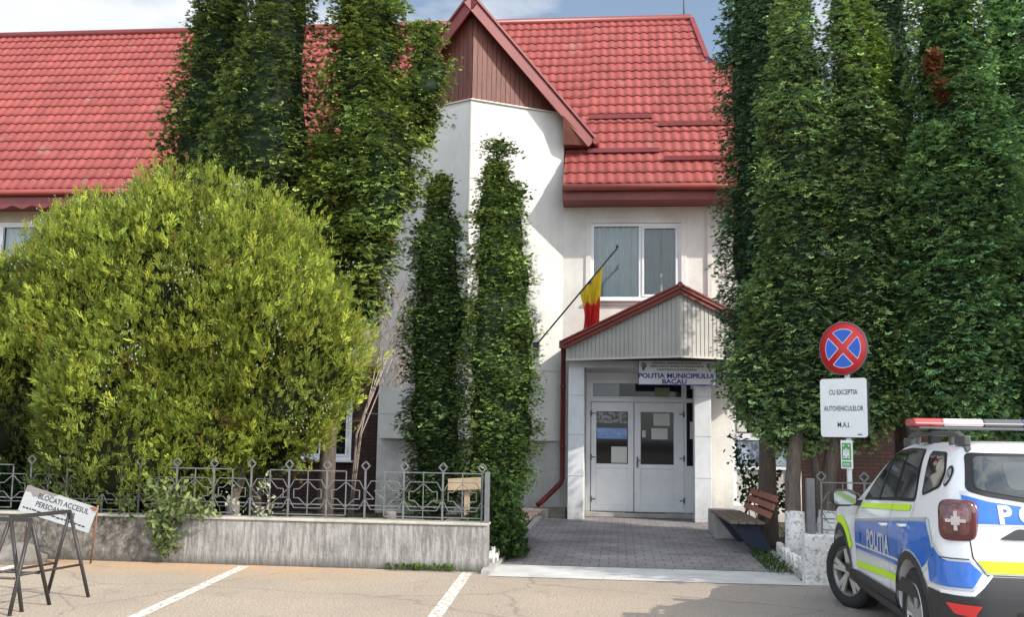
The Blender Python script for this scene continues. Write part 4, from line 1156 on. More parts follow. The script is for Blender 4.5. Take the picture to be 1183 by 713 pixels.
def trestle(A, B_, spread, h, label, drop=0.0, rb=.018):
    A = Vector(A); B_ = Vector(B_); mid = (A+B_)/2
    root = empty('metal_trestle', (mid.x, mid.y, 0)); tag(root, label, 'trestle', 'black tubular trestles')
    o_ = (mid.x, mid.y, 0)
    d = (B_-A).normalized(); n = Vector((-d.y, d.x, 0))
    S('top_bar', MB().bar(A+Vector((0,0,h)), B_+Vector((0,0,h)), .035), M['steel_black'], root, o_)
    for p in (A, B_):
        for s_ in (-1, 1):
            S('leg', MB().tube([p+Vector((0,0,h)), p+n*s_*spread+d*(.05 if p is B_ else -.05)], rb, 8), M['steel_black'], root, o_)
    for s_ in (-1, 1):
        k = .62
        a = A+n*s_*spread*k+Vector((0,0,h*(1-k))); b = B_+n*s_*spread*k+Vector((0,0,h*(1-k)))
        S('cross_rail', MB().tube([a, b], .012, 6), M['steel_black'], root, o_)
    return root
trestle((-7.2,9.05,0), (-5.32,8.98,0), .30, .80, 'long black tubular trestle at the left edge of the parking')
trestle((-5.52,8.98,0), (-5.38,9.75,0), .24, .82, 'short black tubular trestle in front of the tilted white board')

# ------------------------------------------------------------------ trees
CON = ((.020,.050,.018), (.045,.085,.022))
CONR = ((.020,.050,.024), (.048,.088,.028))
def conifer(name, label, group, lobes, trunks, n, size, cols, seed, wl=None, **k):
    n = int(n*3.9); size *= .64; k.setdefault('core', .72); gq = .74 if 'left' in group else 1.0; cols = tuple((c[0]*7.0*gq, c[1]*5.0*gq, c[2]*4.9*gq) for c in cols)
    bx = sum(l['x'] for l in lobes)/len(lobes); by = sum(l['y'] for l in lobes)/len(lobes)
    root = empty(name, (bx, by, 0)); tag(root, label, 'conifer', group)
    for i, t in enumerate(trunks):
        m = trunk_mb(*t, seed=seed+i, bend=.03).build('trunk', M['bark'], root); m.matrix_parent_inverse = Matrix.Translation((-bx, -by, 0))
        if wl and i in wl:
            b, tp, r0, r1 = t; b = Vector(b); tp = Vector(tp); f = .66/(tp.z)
            q = MB().tube([b+Vector((0,0,.0)), b.lerp(tp, f*.5), b.lerp(tp, f)], [r0*1.35, r0*1.17, r0*1.12], 12)
            w = q.build('whitewash_band', M['whitewash'], root); w.matrix_parent_inverse = Matrix.Translation((-bx, -by, 0))
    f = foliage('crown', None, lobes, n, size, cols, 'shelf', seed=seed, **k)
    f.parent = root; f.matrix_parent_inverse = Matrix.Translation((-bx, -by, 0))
    return root
D = dict
gL = 'columnar conifers in the left garden'; gR = 'tall conifers right of the walkway'
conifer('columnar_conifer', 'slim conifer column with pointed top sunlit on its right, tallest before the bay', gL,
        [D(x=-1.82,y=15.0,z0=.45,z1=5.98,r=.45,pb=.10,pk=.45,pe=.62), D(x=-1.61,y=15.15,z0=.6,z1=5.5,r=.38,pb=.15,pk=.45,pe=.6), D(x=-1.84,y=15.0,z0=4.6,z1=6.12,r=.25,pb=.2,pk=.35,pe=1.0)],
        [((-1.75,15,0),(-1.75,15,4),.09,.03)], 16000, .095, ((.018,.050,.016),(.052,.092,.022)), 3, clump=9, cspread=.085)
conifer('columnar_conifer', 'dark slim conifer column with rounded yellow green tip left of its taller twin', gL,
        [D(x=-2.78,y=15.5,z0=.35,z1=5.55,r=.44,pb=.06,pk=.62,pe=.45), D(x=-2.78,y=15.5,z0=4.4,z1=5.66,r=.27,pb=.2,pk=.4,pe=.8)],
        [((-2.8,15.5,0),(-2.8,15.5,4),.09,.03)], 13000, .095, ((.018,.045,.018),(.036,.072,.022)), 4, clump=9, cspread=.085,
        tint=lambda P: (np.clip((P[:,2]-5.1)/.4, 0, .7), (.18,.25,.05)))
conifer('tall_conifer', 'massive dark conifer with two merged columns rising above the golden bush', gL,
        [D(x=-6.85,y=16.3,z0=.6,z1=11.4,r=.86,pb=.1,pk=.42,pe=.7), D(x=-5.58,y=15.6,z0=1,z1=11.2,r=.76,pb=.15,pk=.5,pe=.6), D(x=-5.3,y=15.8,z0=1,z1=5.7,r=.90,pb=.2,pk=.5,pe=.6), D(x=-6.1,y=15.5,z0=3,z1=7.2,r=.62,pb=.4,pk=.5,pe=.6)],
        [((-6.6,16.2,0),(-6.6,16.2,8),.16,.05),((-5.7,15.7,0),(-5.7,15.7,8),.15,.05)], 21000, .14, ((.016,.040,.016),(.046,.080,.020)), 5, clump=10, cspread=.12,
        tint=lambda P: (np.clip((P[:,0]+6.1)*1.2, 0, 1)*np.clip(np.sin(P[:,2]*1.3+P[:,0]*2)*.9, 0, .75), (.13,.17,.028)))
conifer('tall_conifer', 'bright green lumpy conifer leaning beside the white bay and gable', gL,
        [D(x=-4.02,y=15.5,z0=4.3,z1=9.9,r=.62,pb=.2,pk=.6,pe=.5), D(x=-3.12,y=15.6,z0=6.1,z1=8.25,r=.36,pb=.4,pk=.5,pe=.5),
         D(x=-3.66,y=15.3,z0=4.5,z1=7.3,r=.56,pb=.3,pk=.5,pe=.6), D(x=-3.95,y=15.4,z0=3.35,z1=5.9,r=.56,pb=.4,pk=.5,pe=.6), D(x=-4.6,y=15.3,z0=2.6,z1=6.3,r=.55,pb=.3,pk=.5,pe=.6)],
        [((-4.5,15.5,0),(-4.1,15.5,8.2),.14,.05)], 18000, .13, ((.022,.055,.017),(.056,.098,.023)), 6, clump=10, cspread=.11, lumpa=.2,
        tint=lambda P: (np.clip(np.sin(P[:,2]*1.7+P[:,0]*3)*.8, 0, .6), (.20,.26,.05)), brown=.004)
# right row
conifer('tall_conifer', 'darkest conifer at the left end of the right row, beside the entrance canopy', gR,
        [D(x=2.28,y=16.4,z0=1.7,z1=11.2,r=.64,pb=.08,pk=.6,pe=.55)],
        [((2.3,16.4,0),(2.3,16.4,8),.14,.05)], 11000, .12, ((.012,.036,.022),(.028,.062,.026)), 7, clump=10, cspread=.11)
conifer('tall_conifer', 'conifer with rounded visible top and whitewashed trunk nearest the walkway', gR,
        [D(x=2.50,y=14.8,z0=1.40,z1=8.2,r=.50,pb=.06,pk=.66,pe=.5,lean=(.1,0)), D(x=2.12,y=15.0,z0=1.65,z1=4.0,r=.46,pb=.25,pk=.5,pe=.6)],
        [((2.36,14.25,0),(2.45,14.8,3.2),.115,.08)], 10000, .125, CONR, 8, wl=[0], clump=10, cspread=.10,
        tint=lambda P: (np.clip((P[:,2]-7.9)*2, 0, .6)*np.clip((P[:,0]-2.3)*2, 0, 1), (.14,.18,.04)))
conifer('tall_conifer', 'tall conifer with lime green upper right flank directly behind the round sign', gR,
        [D(x=3.38,y=14.8,z0=1.5,z1=9.2,r=.56,pb=.08,pk=.45,pe=.75), D(x=3.66,y=15.1,z0=3.2,z1=7.9,r=.42,pb=.3,pk=.5,pe=.6)],
        [((2.86,14.8,0),(3.1,14.8,3.2),.13,.08),((2.86,14.82,0),(2.62,14.8,2.4),.07,.05)], 13000, .125, CONR, 9, wl=[0], clump=10, cspread=.11,
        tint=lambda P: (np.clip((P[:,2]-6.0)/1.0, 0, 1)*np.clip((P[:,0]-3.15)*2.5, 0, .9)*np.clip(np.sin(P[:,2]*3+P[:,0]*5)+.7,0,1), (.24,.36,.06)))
conifer('tall_conifer', 'blackish conifer in the back with a dead rust brown branch', gR,
        [D(x=4.30,y=16.8,z0=1.8,z1=11.5,r=.60,pb=.08,pk=.6,pe=.5)],
        [((4.4,16.6,0),(4.4,16.6,8),.14,.05)], 10000, .13, ((.010,.026,.016),(.020,.048,.022)), 10, clump=10, cspread=.13, brown=.012)
conifer('tall_conifer', 'broad conifer with layered green fronds behind the police car', gR,
        [D(x=4.74,y=14.7,z0=1.5,z1=9.9,r=.72,pb=.10,pk=.45,pe=.75), D(x=4.48,y=14.5,z0=1.6,z1=6.2,r=.64,pb=.25,pk=.6,pe=.5), D(x=5.0,y=14.6,z0=3.9,z1=7.4,r=.45,pb=.3,pk=.6,pe=.5)],
        [((4.55,15.2,0),(4.6,15.0,4),.13,.08)], 16000, .135, ((.016,.052,.026),(.045,.095,.030)), 12, clump=10, cspread=.12,
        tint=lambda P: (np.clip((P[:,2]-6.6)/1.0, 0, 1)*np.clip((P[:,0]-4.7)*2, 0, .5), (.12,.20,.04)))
conifer('tall_conifer', 'conifer at the right edge of the photograph with see-through gaps', gR,
        [D(x=5.85,y=15.6,z0=1.7,z1=8.9,r=.68,pb=.12,pk=.4,pe=.8), D(x=5.65,y=14.9,z0=1.6,z1=4.6,r=.62,pb=.2,pk=.6,pe=.6)],
        [((5.7,15.3,0),(5.7,15.3,5),.13,.06)], 11000, .14, ((.016,.050,.026),(.040,.090,.030)), 13, clump=10, cspread=.13)
dbr = foliage('dead_branch', None, [D(x=4.30,y=14.05,z0=6.62,z1=6.98,r=.10,pb=.3,pk=.6,pe=.6), D(x=4.38,y=14.05,z0=6.2,z1=6.6,r=.06,pb=.3,pk=.6,pe=.6)], 900, .07, ((.42,.16,.06),(.60,.26,.11)), 'shelf', 71, core=0, clump=8, cspread=.05, lumpa=.05, inner=.05)
dpar = bpy.data.objects.get('tall_conifer.006') or bpy.data.objects['tall_conifer']
dbr.parent = dpar; dbr.matrix_parent_inverse = Matrix.Translation(-dpar.location); dbr['label'] = 'rust brown dead branch'
# golden bush
bo_ = (-6.15, 14.2, 0)
gb = empty('golden_thuja', bo_); tag(gb, 'huge round yellow green thuja bush overhanging the low wall', 'bush')
for t in (((-6.45,13.7,0),(-6.5,13.9,2.2),.10,.06),((-6.2,13.8,0),(-5.6,13.9,2.0),.07,.04),((-5.05,13.6,0),(-5.4,13.9,2.0),.08,.05)):
    S('trunk', trunk_mb(*t, seed=4, limbs=3), M['bark'], gb, bo_)
bl = [D(x=-6.15,y=14.3,z0=.72,z1=5.30,r=2.28,sph=2.2,fy=.85), D(x=-4.85,y=13.9,z0=1.15,z1=3.95,r=1.22,sph=2.2), D(x=-5.5,y=13.9,z0=2.6,z1=4.9,r=1.05,sph=2.2),
      D(x=-7.3,y=13.9,z0=2.0,z1=4.95,r=1.25,sph=2.2), D(x=-8.7,y=14.0,z0=1.0,z1=4.1,r=1.15,sph=2.2), D(x=-6.6,y=13.45,z0=.28,z1=3.2,r=1.20,sph=2.4), D(x=-5.6,y=13.6,z0=.85,z1=3.2,r=1.0,sph=2.3), D(x=-6.2,y=14.0,z0=3.5,z1=5.36,r=1.15,sph=2.6)]
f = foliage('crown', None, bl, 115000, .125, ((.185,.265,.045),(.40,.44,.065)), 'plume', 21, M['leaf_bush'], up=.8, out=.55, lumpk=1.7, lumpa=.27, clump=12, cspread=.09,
            back=.25, dark=(.012,.016,.006), core=.74, brown=.012, browncol=(.24,.15,.05), inner=.34, jit=.38,
            tint=lambda P: (np.clip((-6.6-P[:,0])*.35+(1.9-P[:,2])*.7, 0, .85), (.075,.11,.03)))  # lower and left foliage tinted darker, painting in its shaded side
f.parent = gb; f.matrix_parent_inverse = Matrix.Translation(-Vector(bo_))
# pale bluish seed cones sprinkled through it
r = np.random.default_rng(8); mb = MB(); q = 0
octa = [(1,0,0),(-1,0,0),(0,1,0),(0,-1,0),(0,0,1),(0,0,-1)]; of = [(0,2,4),(2,1,4),(1,3,4),(3,0,4),(2,0,5),(1,2,5),(3,1,5),(0,3,5)]
for c_ in range(80):
    lb_ = bl[r.choice([0,0,1,2,3,3,4,5,6,7])]; t = r.uniform(.2, .95); a = r.uniform(-math.pi*1.02, .02)
    rad = float(lobe_radius(lb_, np.array([t]))[0])*1.03
    cc = np.array([lb_['x']+math.cos(a)*rad, lb_['y']+math.sin(a)*rad*lb_.get('fy',1), lb_['z0']+t*(lb_['z1']-lb_['z0'])])
    for k in range(int(r.integers(6, 22))):
        p = cc+r.normal(0, 1, 3)*np.array([.10,.08,.13]); s_ = r.uniform(.007,.014)
        mb.add([tuple(p+np.array(o_)*s_*np.array([1,1,1.4])) for o_ in octa], of)
oc = mb.build('seed_cones', mat('pale_seed_cone', (.24,.30,.26), .8), gb, fixn=False); oc.matrix_parent_inverse = Matrix.Translation(-Vector(bo_)); oc['kind'] = 'stuff'

# shade shrubs in the garden behind the railing
def shrub(name, lab, x, y, z1, r_, n, size, cols, seed, kind='broad', **k):
    root = empty(name, (x, y, 0)); tag(root, lab, 'shrub')
    f = foliage('foliage', None, [D(x=x,y=y,z0=.02,z1=z1,r=r_,pb=.2,pk=.5,pe=.5,fy=k.pop('fy',1))], n, size, cols, kind, seed, M['leaf_broad'] if kind == 'broad' else M['leaf'], **k)
    f.parent = root; f.matrix_parent_inverse = Matrix.Translation((-x, -y, 0)); return root
shrub('leafy_shrub', 'dark leafy shrub in deep shade under the golden bush at left edge', -8.6, 14.6, 1.7, 1.1, 2600, .20, ((.02,.05,.02),(.04,.09,.03)), 31, out=.6, up=.3)
shrub('leafy_shrub', 'dark shrub behind the railing beside the leaning white board', -6.9, 15.2, 1.5, 1.1, 2200, .20, ((.015,.035,.015),(.03,.06,.02)), 32, out=.6, up=.3)
shrub('clipped_hedge', 'small clipped dark green hedge block at the corner of the walkway', -1.62, 13.55, 1.10, .36, 5200, .055, ((.035,.075,.022),(.07,.12,.032)), 33, kind='fan', up=.4, out=.7, clump=8, cspread=.05, lumpa=.05, inner=.1, fy=1.5)
# leafy climber hanging over the wall
def leaf_cloud(name, lab, cat, pts, n, size, cols, seed, spread, stems=None, m=None, group=None):
    r = np.random.default_rng(seed); pts = np.array(pts, float)
    org = Vector((float(pts[:,0].mean()), float(pts[:,1].mean()), float(pts[:,2].min())))
    root = empty(name, org); tag(root, lab, cat, group)
    idx = r.integers(0, len(pts)-1, n); t = r.uniform(0, 1, n)[:,None]
    P_ = pts[idx]*(1-t)+pts[idx+1]*t + r.normal(0, 1, (n, 3))*np.array(spread)
    mb = MB(); cc = []
    for p in P_:
        d = Vector(r.normal(0, 1, 3)); d.y -= .8; d.normalize(); u = d.orthogonal().normalized()
        a = r.uniform(0, 6.28); v = d.cross(u); u, v = u*math.cos(a)+v*math.sin(a), v*math.cos(a)-u*math.sin(a)
        s_ = size*r.uniform(.6, 1.3); p = Vector(p)
        col = np.array(cols[0])+(np.array(cols[1])-np.array(cols[0]))*r.uniform(); col = col*r.uniform(.7,1.3)
        mb.add([p, p+u*s_*.5+v*s_*.28+d*s_*.08, p+u*s_, p+u*s_*.5-v*s_*.28+d*s_*.08], [(0,1,2,3)])
        cc += [(*(col*f_), 1) for f_ in (.8,1,1.15,1)]
    o = mb.build('leaves', m or M['leaf_broad'], root, fixn=False); o.matrix_parent_inverse = Matrix.Translation(-org)
    at = o.data.attributes.new('Col', 'FLOAT_COLOR', 'POINT'); at.data.foreach_set('color', np.array(cc, dtype=np.float32).ravel())
    for st in (stems or []):
        s_ = MB().tube(st, [.009]*(len(st)-1)+[.003], 6).build('stem', M['bark'], root); s_.matrix_parent_inverse = Matrix.Translation(-org)
    return root
leaf_cloud('climbing_plant', 'pale leaved climber spilling over the wall below the golden bush', 'plant', [(-5.75,12.42,.95),(-5.62,12.36,.75),(-5.60,12.34,.45),(-5.52,12.36,.2),(-5.55,12.36,.7),(-5.25,12.36,.72),(-5.05,12.38,.66)], 620, .10,
           ((.10,.15,.05),(.26,.30,.13)), 41, (.09,.05,.07), [[(-5.5,12.40,0),(-5.55,12.36,.3),(-5.62,12.36,.62),(-5.75,12.45,1.0)],[(-5.6,12.36,.6),(-5.3,12.36,.75),(-5.02,12.36,.68)]])
leaf_cloud('climbing_plant', 'small dark leafy sprig hanging over the wall right of leaning board', 'plant', [(-6.15,12.4,.9),(-6.05,12.36,.7),(-6.02,12.36,.5)], 70, .07, ((.05,.09,.03),(.12,.17,.07)), 42, (.07,.04,.05), [[(-6.2,12.45,.6),(-6.1,12.38,.8),(-6.02,12.36,.5)]])
leaf_cloud('climbing_plant', 'whitish flowering vine winding up the railing before the brick wall', 'plant', [(-4.35,12.52,1.12),(-4.42,12.5,.9),(-4.30,12.5,.75),(-4.45,12.5,.62),(-4.25,12.5,.62),(-4.75,12.5,.65),(-4.85,12.5,.85)], 95, .055, ((.32,.36,.22),(.55,.56,.42)), 43, (.05,.03,.04), [[(-4.45,12.6,.57),(-4.3,12.55,.8),(-4.42,12.55,1.0),(-4.35,12.55,1.15)]])
leaf_cloud('rose_bush', 'tall dark leaved rose stems against the white wall behind the bench', 'plant', [(1.95,17.4,1.75),(2.0,17.4,1.3),(2.15,17.3,.95),(2.1,17.3,.6),(2.35,17.2,.7),(2.45,17.2,1.2),(2.5,17.2,.6),(2.7,17,.6)], 420, .105, ((.018,.040,.018),(.045,.085,.030)), 44, (.08,.09,.07), [[(2.2,17.4,0),(2.1,17.4,.8),(1.98,17.4,1.8)],[(2.4,17.3,0),(2.45,17.3,.8),(2.4,17.3,1.3)],[(2.3,17.3,0),(2.2,17.3,.7),(2.3,17.3,1.1)]])
def weeds(lab, x0, x1, y0, y1, n, h_, seed, cols=((.05,.10,.02),(.13,.20,.04))):
    r = np.random.default_rng(seed); mb = MB(); cc = []
    for i in range(n):
        x = r.uniform(x0, x1); y = r.uniform(y0, y1); a = r.uniform(0, 6.28); L_ = h_*r.uniform(.4, 1.1); w_ = L_*.12
        d = Vector((math.cos(a), math.sin(a)*.8, 0)); q = Vector((-d.y, d.x, 0))*w_; b = Vector((x, y, .0)); m_ = b+d*L_*.35+Vector((0,0,L_*.55)); e = b+d*L_*.8+Vector((0,0,L_*.75))
        col = np.array(cols[0])+(np.array(cols[1])-np.array(cols[0]))*r.uniform()
        mb.add([b, m_-q, e, m_+q], [(0,1,2,3)]); cc += [(*(col*f_), 1) for f_ in (.6,1,1.2,1)]
    o = mb.build('weeds', M['leaf_broad'], None, fixn=False)
    at = o.data.attributes.new('Col', 'FLOAT_COLOR', 'POINT'); at.data.foreach_set('color', np.array(cc, dtype=np.float32).ravel())
    tag(o, lab, 'weeds', kind='stuff'); return o
weeds('green weeds growing at the foot of the wall near its end', -2.75, -1.95, 12.28, 12.43, 170, .13, 51)
weeds('thin grass along the foot of the wall corner', -1.95, -1.5, 12.2, 12.42, 60, .07, 52)
weeds('grass tuft in front of the left bench leg', -1.5, -1.22, 13.7, 14.6, 260, .17, 53, ((.03,.07,.015),(.07,.13,.03)))
weeds('grass along the whitewashed edging bricks', 1.85, 2.14, 12.9, 15.2, 420, .12, 54, ((.03,.06,.015),(.07,.12,.03)))
weeds('rough grass covering the shaded garden', -12, -1.7, 12.8, 19.5, 5000, .16, 55, ((.02,.045,.012),(.05,.09,.02)))
weeds('rough grass under the right conifers', 2.3, 9, 12.6, 19.5, 3000, .14, 56, ((.02,.045,.012),(.05,.09,.02)))
# bare twiggy shrub in front of the bay
r = random.Random(9); to = (-3.75, 17.0, 0)
tw = empty('bare_shrub', to); tag(tw, 'leafless pale twiggy shrub between golden bush and white bay', 'shrub')
st = MB(); tg = MB()
for i in range(5): st.tube([(-4.5+r.uniform(-.1,.1),17,0),(-4.3+r.uniform(-.1,.1),17,1.6),(-3.9+r.uniform(-.2,.25),17,3.0)], [.018,.012,.008], 6)
for i in range(150):
    a = Vector((-3.8+r.uniform(-.2,.25), 17+r.uniform(-.2,.2), r.uniform(2.3,4.0))); e = a+Vector((r.uniform(-.3,.45), r.uniform(-.3,.3), r.uniform(.1,.6)))
    m_ = a.lerp(e, .5)+Vector((r.uniform(-.06,.06),0,r.uniform(-.06,.06))); tg.tube([a, m_, e], [.006,.005,.003], 4, caps=False)
twm = mat('pale_twig', (.46,.38,.33), .9)
S('stem', st, twm, tw, to); S('twigs', tg, twm, tw, to)
# fallen leaves and grit on the ground
r = random.Random(12); mb = MB()
for i in range(420):
    if r.random() < .5: x, y = r.uniform(-1.4, 2.0), r.uniform(12.2, 20)
    else: x, y = r.uniform(-8, 2.5), r.uniform(8, 12.3)
    s_ = r.uniform(.008,.02); a = r.uniform(0, 6.28); z = .018
    mb.add([(x+math.cos(a+k*2.1)*s_, y+math.sin(a+k*2.1)*s_, z+r.uniform(-.003,.006)) for k in range(3)], [(0,1,2)])
o = mb.build('fallen_leaves', mat('dry_leaf', (.20,.13,.06), .9), fixn=False); tag(o, 'dry leaf scraps scattered over the paving', 'litter', kind='stuff')
#=====CAR=====
# ------------------------------------------------------------------ police car (local: x right, y forward, rear bumper at y=0)
CAR = Vector((3.09, 7.33, 0)); CARZ = R(-.6)
car = empty('police_car', CAR, CARZ); tag(car, 'white police estate car with blue panels, fluorescent stripes and roof lightbar', 'police car')
# horizontal slices: z, half width, rear y, front y, rear corner radius, front corner radius
SL = [(.20,.74,.20,4.02,.22,.3),(.26,.82,.07,4.14,.24,.35),(.36,.872,.012,4.19,.24,.38),(.48,.885,.0,4.21,.24,.38),(.60,.893,.0,4.21,.24,.38),(.68,.898,.010,4.20,.24,.38),
      (.75,.896,.040,4.18,.22,.38),(.84,.893,.055,4.15,.22,.38),(.93,.888,.06,4.06,.22,.38),(.99,.88,.068,3.86,.22,.36),(1.03,.868,.080,3.45,.22,.3),(1.08,.85,.095,3.12,.21,.26),
      (1.14,.832,.115,2.97,.20,.24),(1.24,.80,.155,2.76,.20,.22),(1.36,.763,.205,2.52,.19,.2),(1.46,.73,.25,2.32,.18,.2),(1.53,.70,.285,2.17,.18,.2),(1.575,.672,.30,2.04,.17,.2),
      (1.605,.64,.31,1.92,.16,.2),(1.628,.58,.36,1.78,.14,.2),(1.642,.45,.50,1.5,.12,.15),(1.65,.22,.8,1.2,.1,.1)]
def interp_slices(n_sub):
    out = []
    for i in range(len(SL)-1):
        a, b = SL[i], SL[i+1]
        for k in range(n_sub): t = k/n_sub; out.append(tuple(a[j]+(b[j]-a[j])*t for j in range(6)))
    out.append(SL[-1]); return out
def contour(hw, yr, yf, rr, rf):
    pts = []
    def arc(cx, cy, r_, a0, a1, n=9):
        for i in range(n): t = R(a0+(a1-a0)*i/(n-1)); pts.append([cx+r_*math.cos(t), cy+r_*math.sin(t)])
    # counter clockwise from rear centre
    m = 7
    for i in range(m): pts.append([(hw-rr)*i/m, yr])
    arc(hw-rr, yr+rr, rr, -90, 0)
    for i in range(1, 30): pts.append([hw, yr+rr+(yf-rf-yr-rr)*i/30])
    arc(hw-rf, yf-rf, rf, 0, 90)
    for i in range(1, m): pts.append([(hw-rf)*(1-i/m), yf])
    half = pts[:]
    out = []
    for x, y in half:
        # rear face bowed, sides bowed in plan
        L_ = yf-yr; c = (y-yr)/L_
        x2 = x*(1-.035*(2*c-1)**2*(1 if abs(x) > .01 else 0))
        if c < .5: y2 = y-.045*(1-(x/hw)**2)+.0 if y < yr+rr else y
        else: y2 = y+.06*(1-(x/hw)**2) if y > yf-rf else y
        if yr <= y < yr+rr: y2 = y-.045*(1-(x/hw)**2)
        out.append((x2, y2))
    return out+[(-x, y) for x, y in out[::-1][0:-1]]
sl_list = interp_slices(3); cts = [contour(*s[1:]) for s in sl_list]; npt = len(cts[0])
# fender flare: bulge around wheel arches, and belt crease
RW, FW, WR = .80, 3.34, .345
def side_extra(y, z):
    e = 0
    for wy in (RW, FW):
        d = math.hypot(y-wy, z-.36)
        e += .028*math.exp(-((d-.42)/.09)**2)
        if z > .5: e += .020*math.exp(-((y-wy)/.5)**2)*math.exp(-((z-.88)/.10)**2)
    e -= .014*math.exp(-((z-.60)/.09)**2)*math.exp(-((y-2.1)/.75)**4)
    return e
bmv = []
for s_, ct in zip(sl_list, cts):
    for x, y in ct:
        sg_ = 1 if x > 0 else -1; k = min(1, abs(x)/s_[1])**6
        bmv.append((x+sg_*side_extra(y, s_[0])*k, y, s_[0]))
bf = []
for j in range(len(cts)-1):
    for i in range(npt):
        i2 = (i+1) % npt; bf.append((j*npt+i, j*npt+i2, (j+1)*npt+i2, (j+1)*npt+i))
bf.append(tuple(range(npt))[::-1]); bf.append(tuple((len(cts)-1)*npt+i for i in range(npt)))
bodym = MB().add(bmv, bf, True)
tmp = bodym.build('body', M['car_white'])
bvh = BVHTree.FromPolygons([v[:] for v in bmv], bf)
# cut the wheel arches
cut = MB()
for wy in (RW, FW):
    for s_ in (-1, 1):
        cut.lathe([(WR+.055, -.2), (WR+.055, .2)], 40, (s_*.80, wy, WR+.01), 'x')
co_ = cut.build('cutter')
md = tmp.modifiers.new('b', 'BOOLEAN'); md.object = co_; md.operation = 'DIFFERENCE'; md.solver = 'EXACT'
bpy.context.view_layer.update()
me = bpy.data.meshes.new_from_object(tmp.evaluated_get(bpy.context.evaluated_depsgraph_get()))
bpy.data.objects.remove(tmp); bpy.data.objects.remove(co_)
me.polygons.foreach_set('use_smooth', [True]*len(me.polygons))
body = link_mesh('body', me, M['car_white'], car)
em = body.modifiers.new('es', 'EDGE_SPLIT'); em.split_angle = R(38)
ia = MB()
for wy in (RW, FW):
    ia.box(-.62, .62, wy-.41, wy+.41, .25, .80)
inner = ia.build('wheel_well', M['car_seal'], car)
MB().box(-.70,.70,.2,3.9,.17,.3).build('underbody', M['car_seal'], car)

def decal(name, polys, m, side, off=.004, parent=None, grid=.045, holes=None, thick=0):
    """project flat polygons onto the body. side: 'L' (u=y,v=z), 'R', 'B' rear (u=x,v=z), 'T' top (u=x,v=y)"""
    bm = bmesh.new()
    for poly in polys:
        if isinstance(poly, bpy.types.Mesh): bm.from_mesh(poly); continue
        vs = [bm.verts.new((u, v, 0)) for u, v in poly]
        f = bm.faces.new(vs)
    bmesh.ops.triangulate(bm, faces=[f for f in bm.faces if len(f.verts) > 4])
    us = [v.co.x for v in bm.verts]; vs_ = [v.co.y for v in bm.verts]
    for ax, lo_, hi in ((0, min(us), max(us)), (1, min(vs_), max(vs_))):
        k = math.floor(lo_/grid)+1
        while k*grid < hi:
            nrm_ = (1,0,0) if ax == 0 else (0,1,0); c_ = (k*grid,0,0) if ax == 0 else (0,k*grid,0)
            bmesh.ops.bisect_plane(bm, geom=bm.verts[:]+bm.edges[:]+bm.faces[:], plane_co=c_, plane_no=nrm_); k += 1
    bad = []
    for v in bm.verts:
        u, w_ = v.co.x, v.co.y
        if side == 'L': o_, d_ = Vector((-2, u, w_)), Vector((1,0,0))
        elif side == 'R': o_, d_ = Vector((2, u, w_)), Vector((-1,0,0))
        elif side == 'B': o_, d_ = Vector((u, -1, w_)), Vector((0,1,0))
        else: o_, d_ = Vector((u, w_, 3)), Vector((0,0,-1))
        h_, n_, ix, ds = bvh.ray_cast(o_, d_)
        if h_ is None: bad.append(v); continue
        if n_.dot(d_) > 0: n_ = -n_
        v.co = h_+n_*off
    if bad: bmesh.ops.delete(bm, geom=bad, context='VERTS')
    for f in bm.faces: f.smooth = True
    bmesh.ops.recalc_face_normals(bm, faces=bm.faces)
    me = bpy.data.meshes.new(name); bm.to_mesh(me); bm.free()
    return link_mesh(name, me, m, parent or car)
def both(name, polys, m, off=.004, **k):
    decal(name, polys, m, 'L', off, **k); 
    decal(name, polys, m, 'R', off, **k)
def arc_pts(cy, cz, r_, a0, a1, n=14): return [(cy+r_*math.cos(R(a0+(a1-a0)*i/(n-1))), cz+r_*math.sin(R(a0+(a1-a0)*i/(n-1)))) for i in range(n)]
def roundp(pts, r_, n=4):
    out = []; N_ = len(pts)
    for i in range(N_):
        p = Vector(pts[i]); a = (Vector(pts[i-1])-p); b = (Vector(pts[(i+1)%N_])-p)
        q = min(r_, a.length*.45, b.length*.45); a = p+a.normalized()*q; b = p+b.normalized()*q
        for k in range(n+1):
            t = k/n; v = a*(1-t)**2+p*2*t*(1-t)+b*t*t; out.append((v.x, v.y))
    return out
# windows (side)
W1 = [(2.60,1.10),(2.50,1.17),(1.92,1.545),(1.52,1.565),(1.50,1.16),(1.9,1.12)]
W1 = [(2.56,1.115),(2.40,1.24),(1.96,1.53),(1.56,1.56),(1.53,1.175)]
W2 = [(1.46,1.18),(1.50,1.56),(1.12,1.56),(.98,1.20)]
W3 = [(.80,1.245),(.93,1.55),(.60,1.545),(.475,1.43),(.50,1.325)]
seal = roundp([(2.62,1.09),(2.42,1.27),(1.97,1.555),(1.55,1.585),(1.10,1.58),(.945,1.175),(1.5,1.15)], .05)
both('window_surround', [seal, roundp([(.84,1.225),(.96,1.57),(.58,1.565),(.45,1.435),(.475,1.31)], .05)], M['car_seal'], .003)
for s_ in ('L', 'R'):
    for wp_ in (W1, W2, W3): decal('side_window', [roundp(wp_, .045)], M['glass_car'], s_, .007)
    decal('pillar_trim', [[(2.06,1.13),(1.985,1.13),(1.955,1.545),(1.985,1.53)]], M['car_seal'], s_, .010)
    # round unit badge behind the quarter glass
    decal('badge', [[(.385+.048*math.cos(t), 1.395+.074*math.sin(t)) for t in np.linspace(0, 2*math.pi, 22)[:-1]]], M['car_seal'], s_, .008)
    decal('badge', [[(.385+.036*math.cos(t), 1.395+.058*math.sin(t)) for t in np.linspace(0, 2*math.pi, 22)[:-1]]], M['paper_grey'], s_, .011)
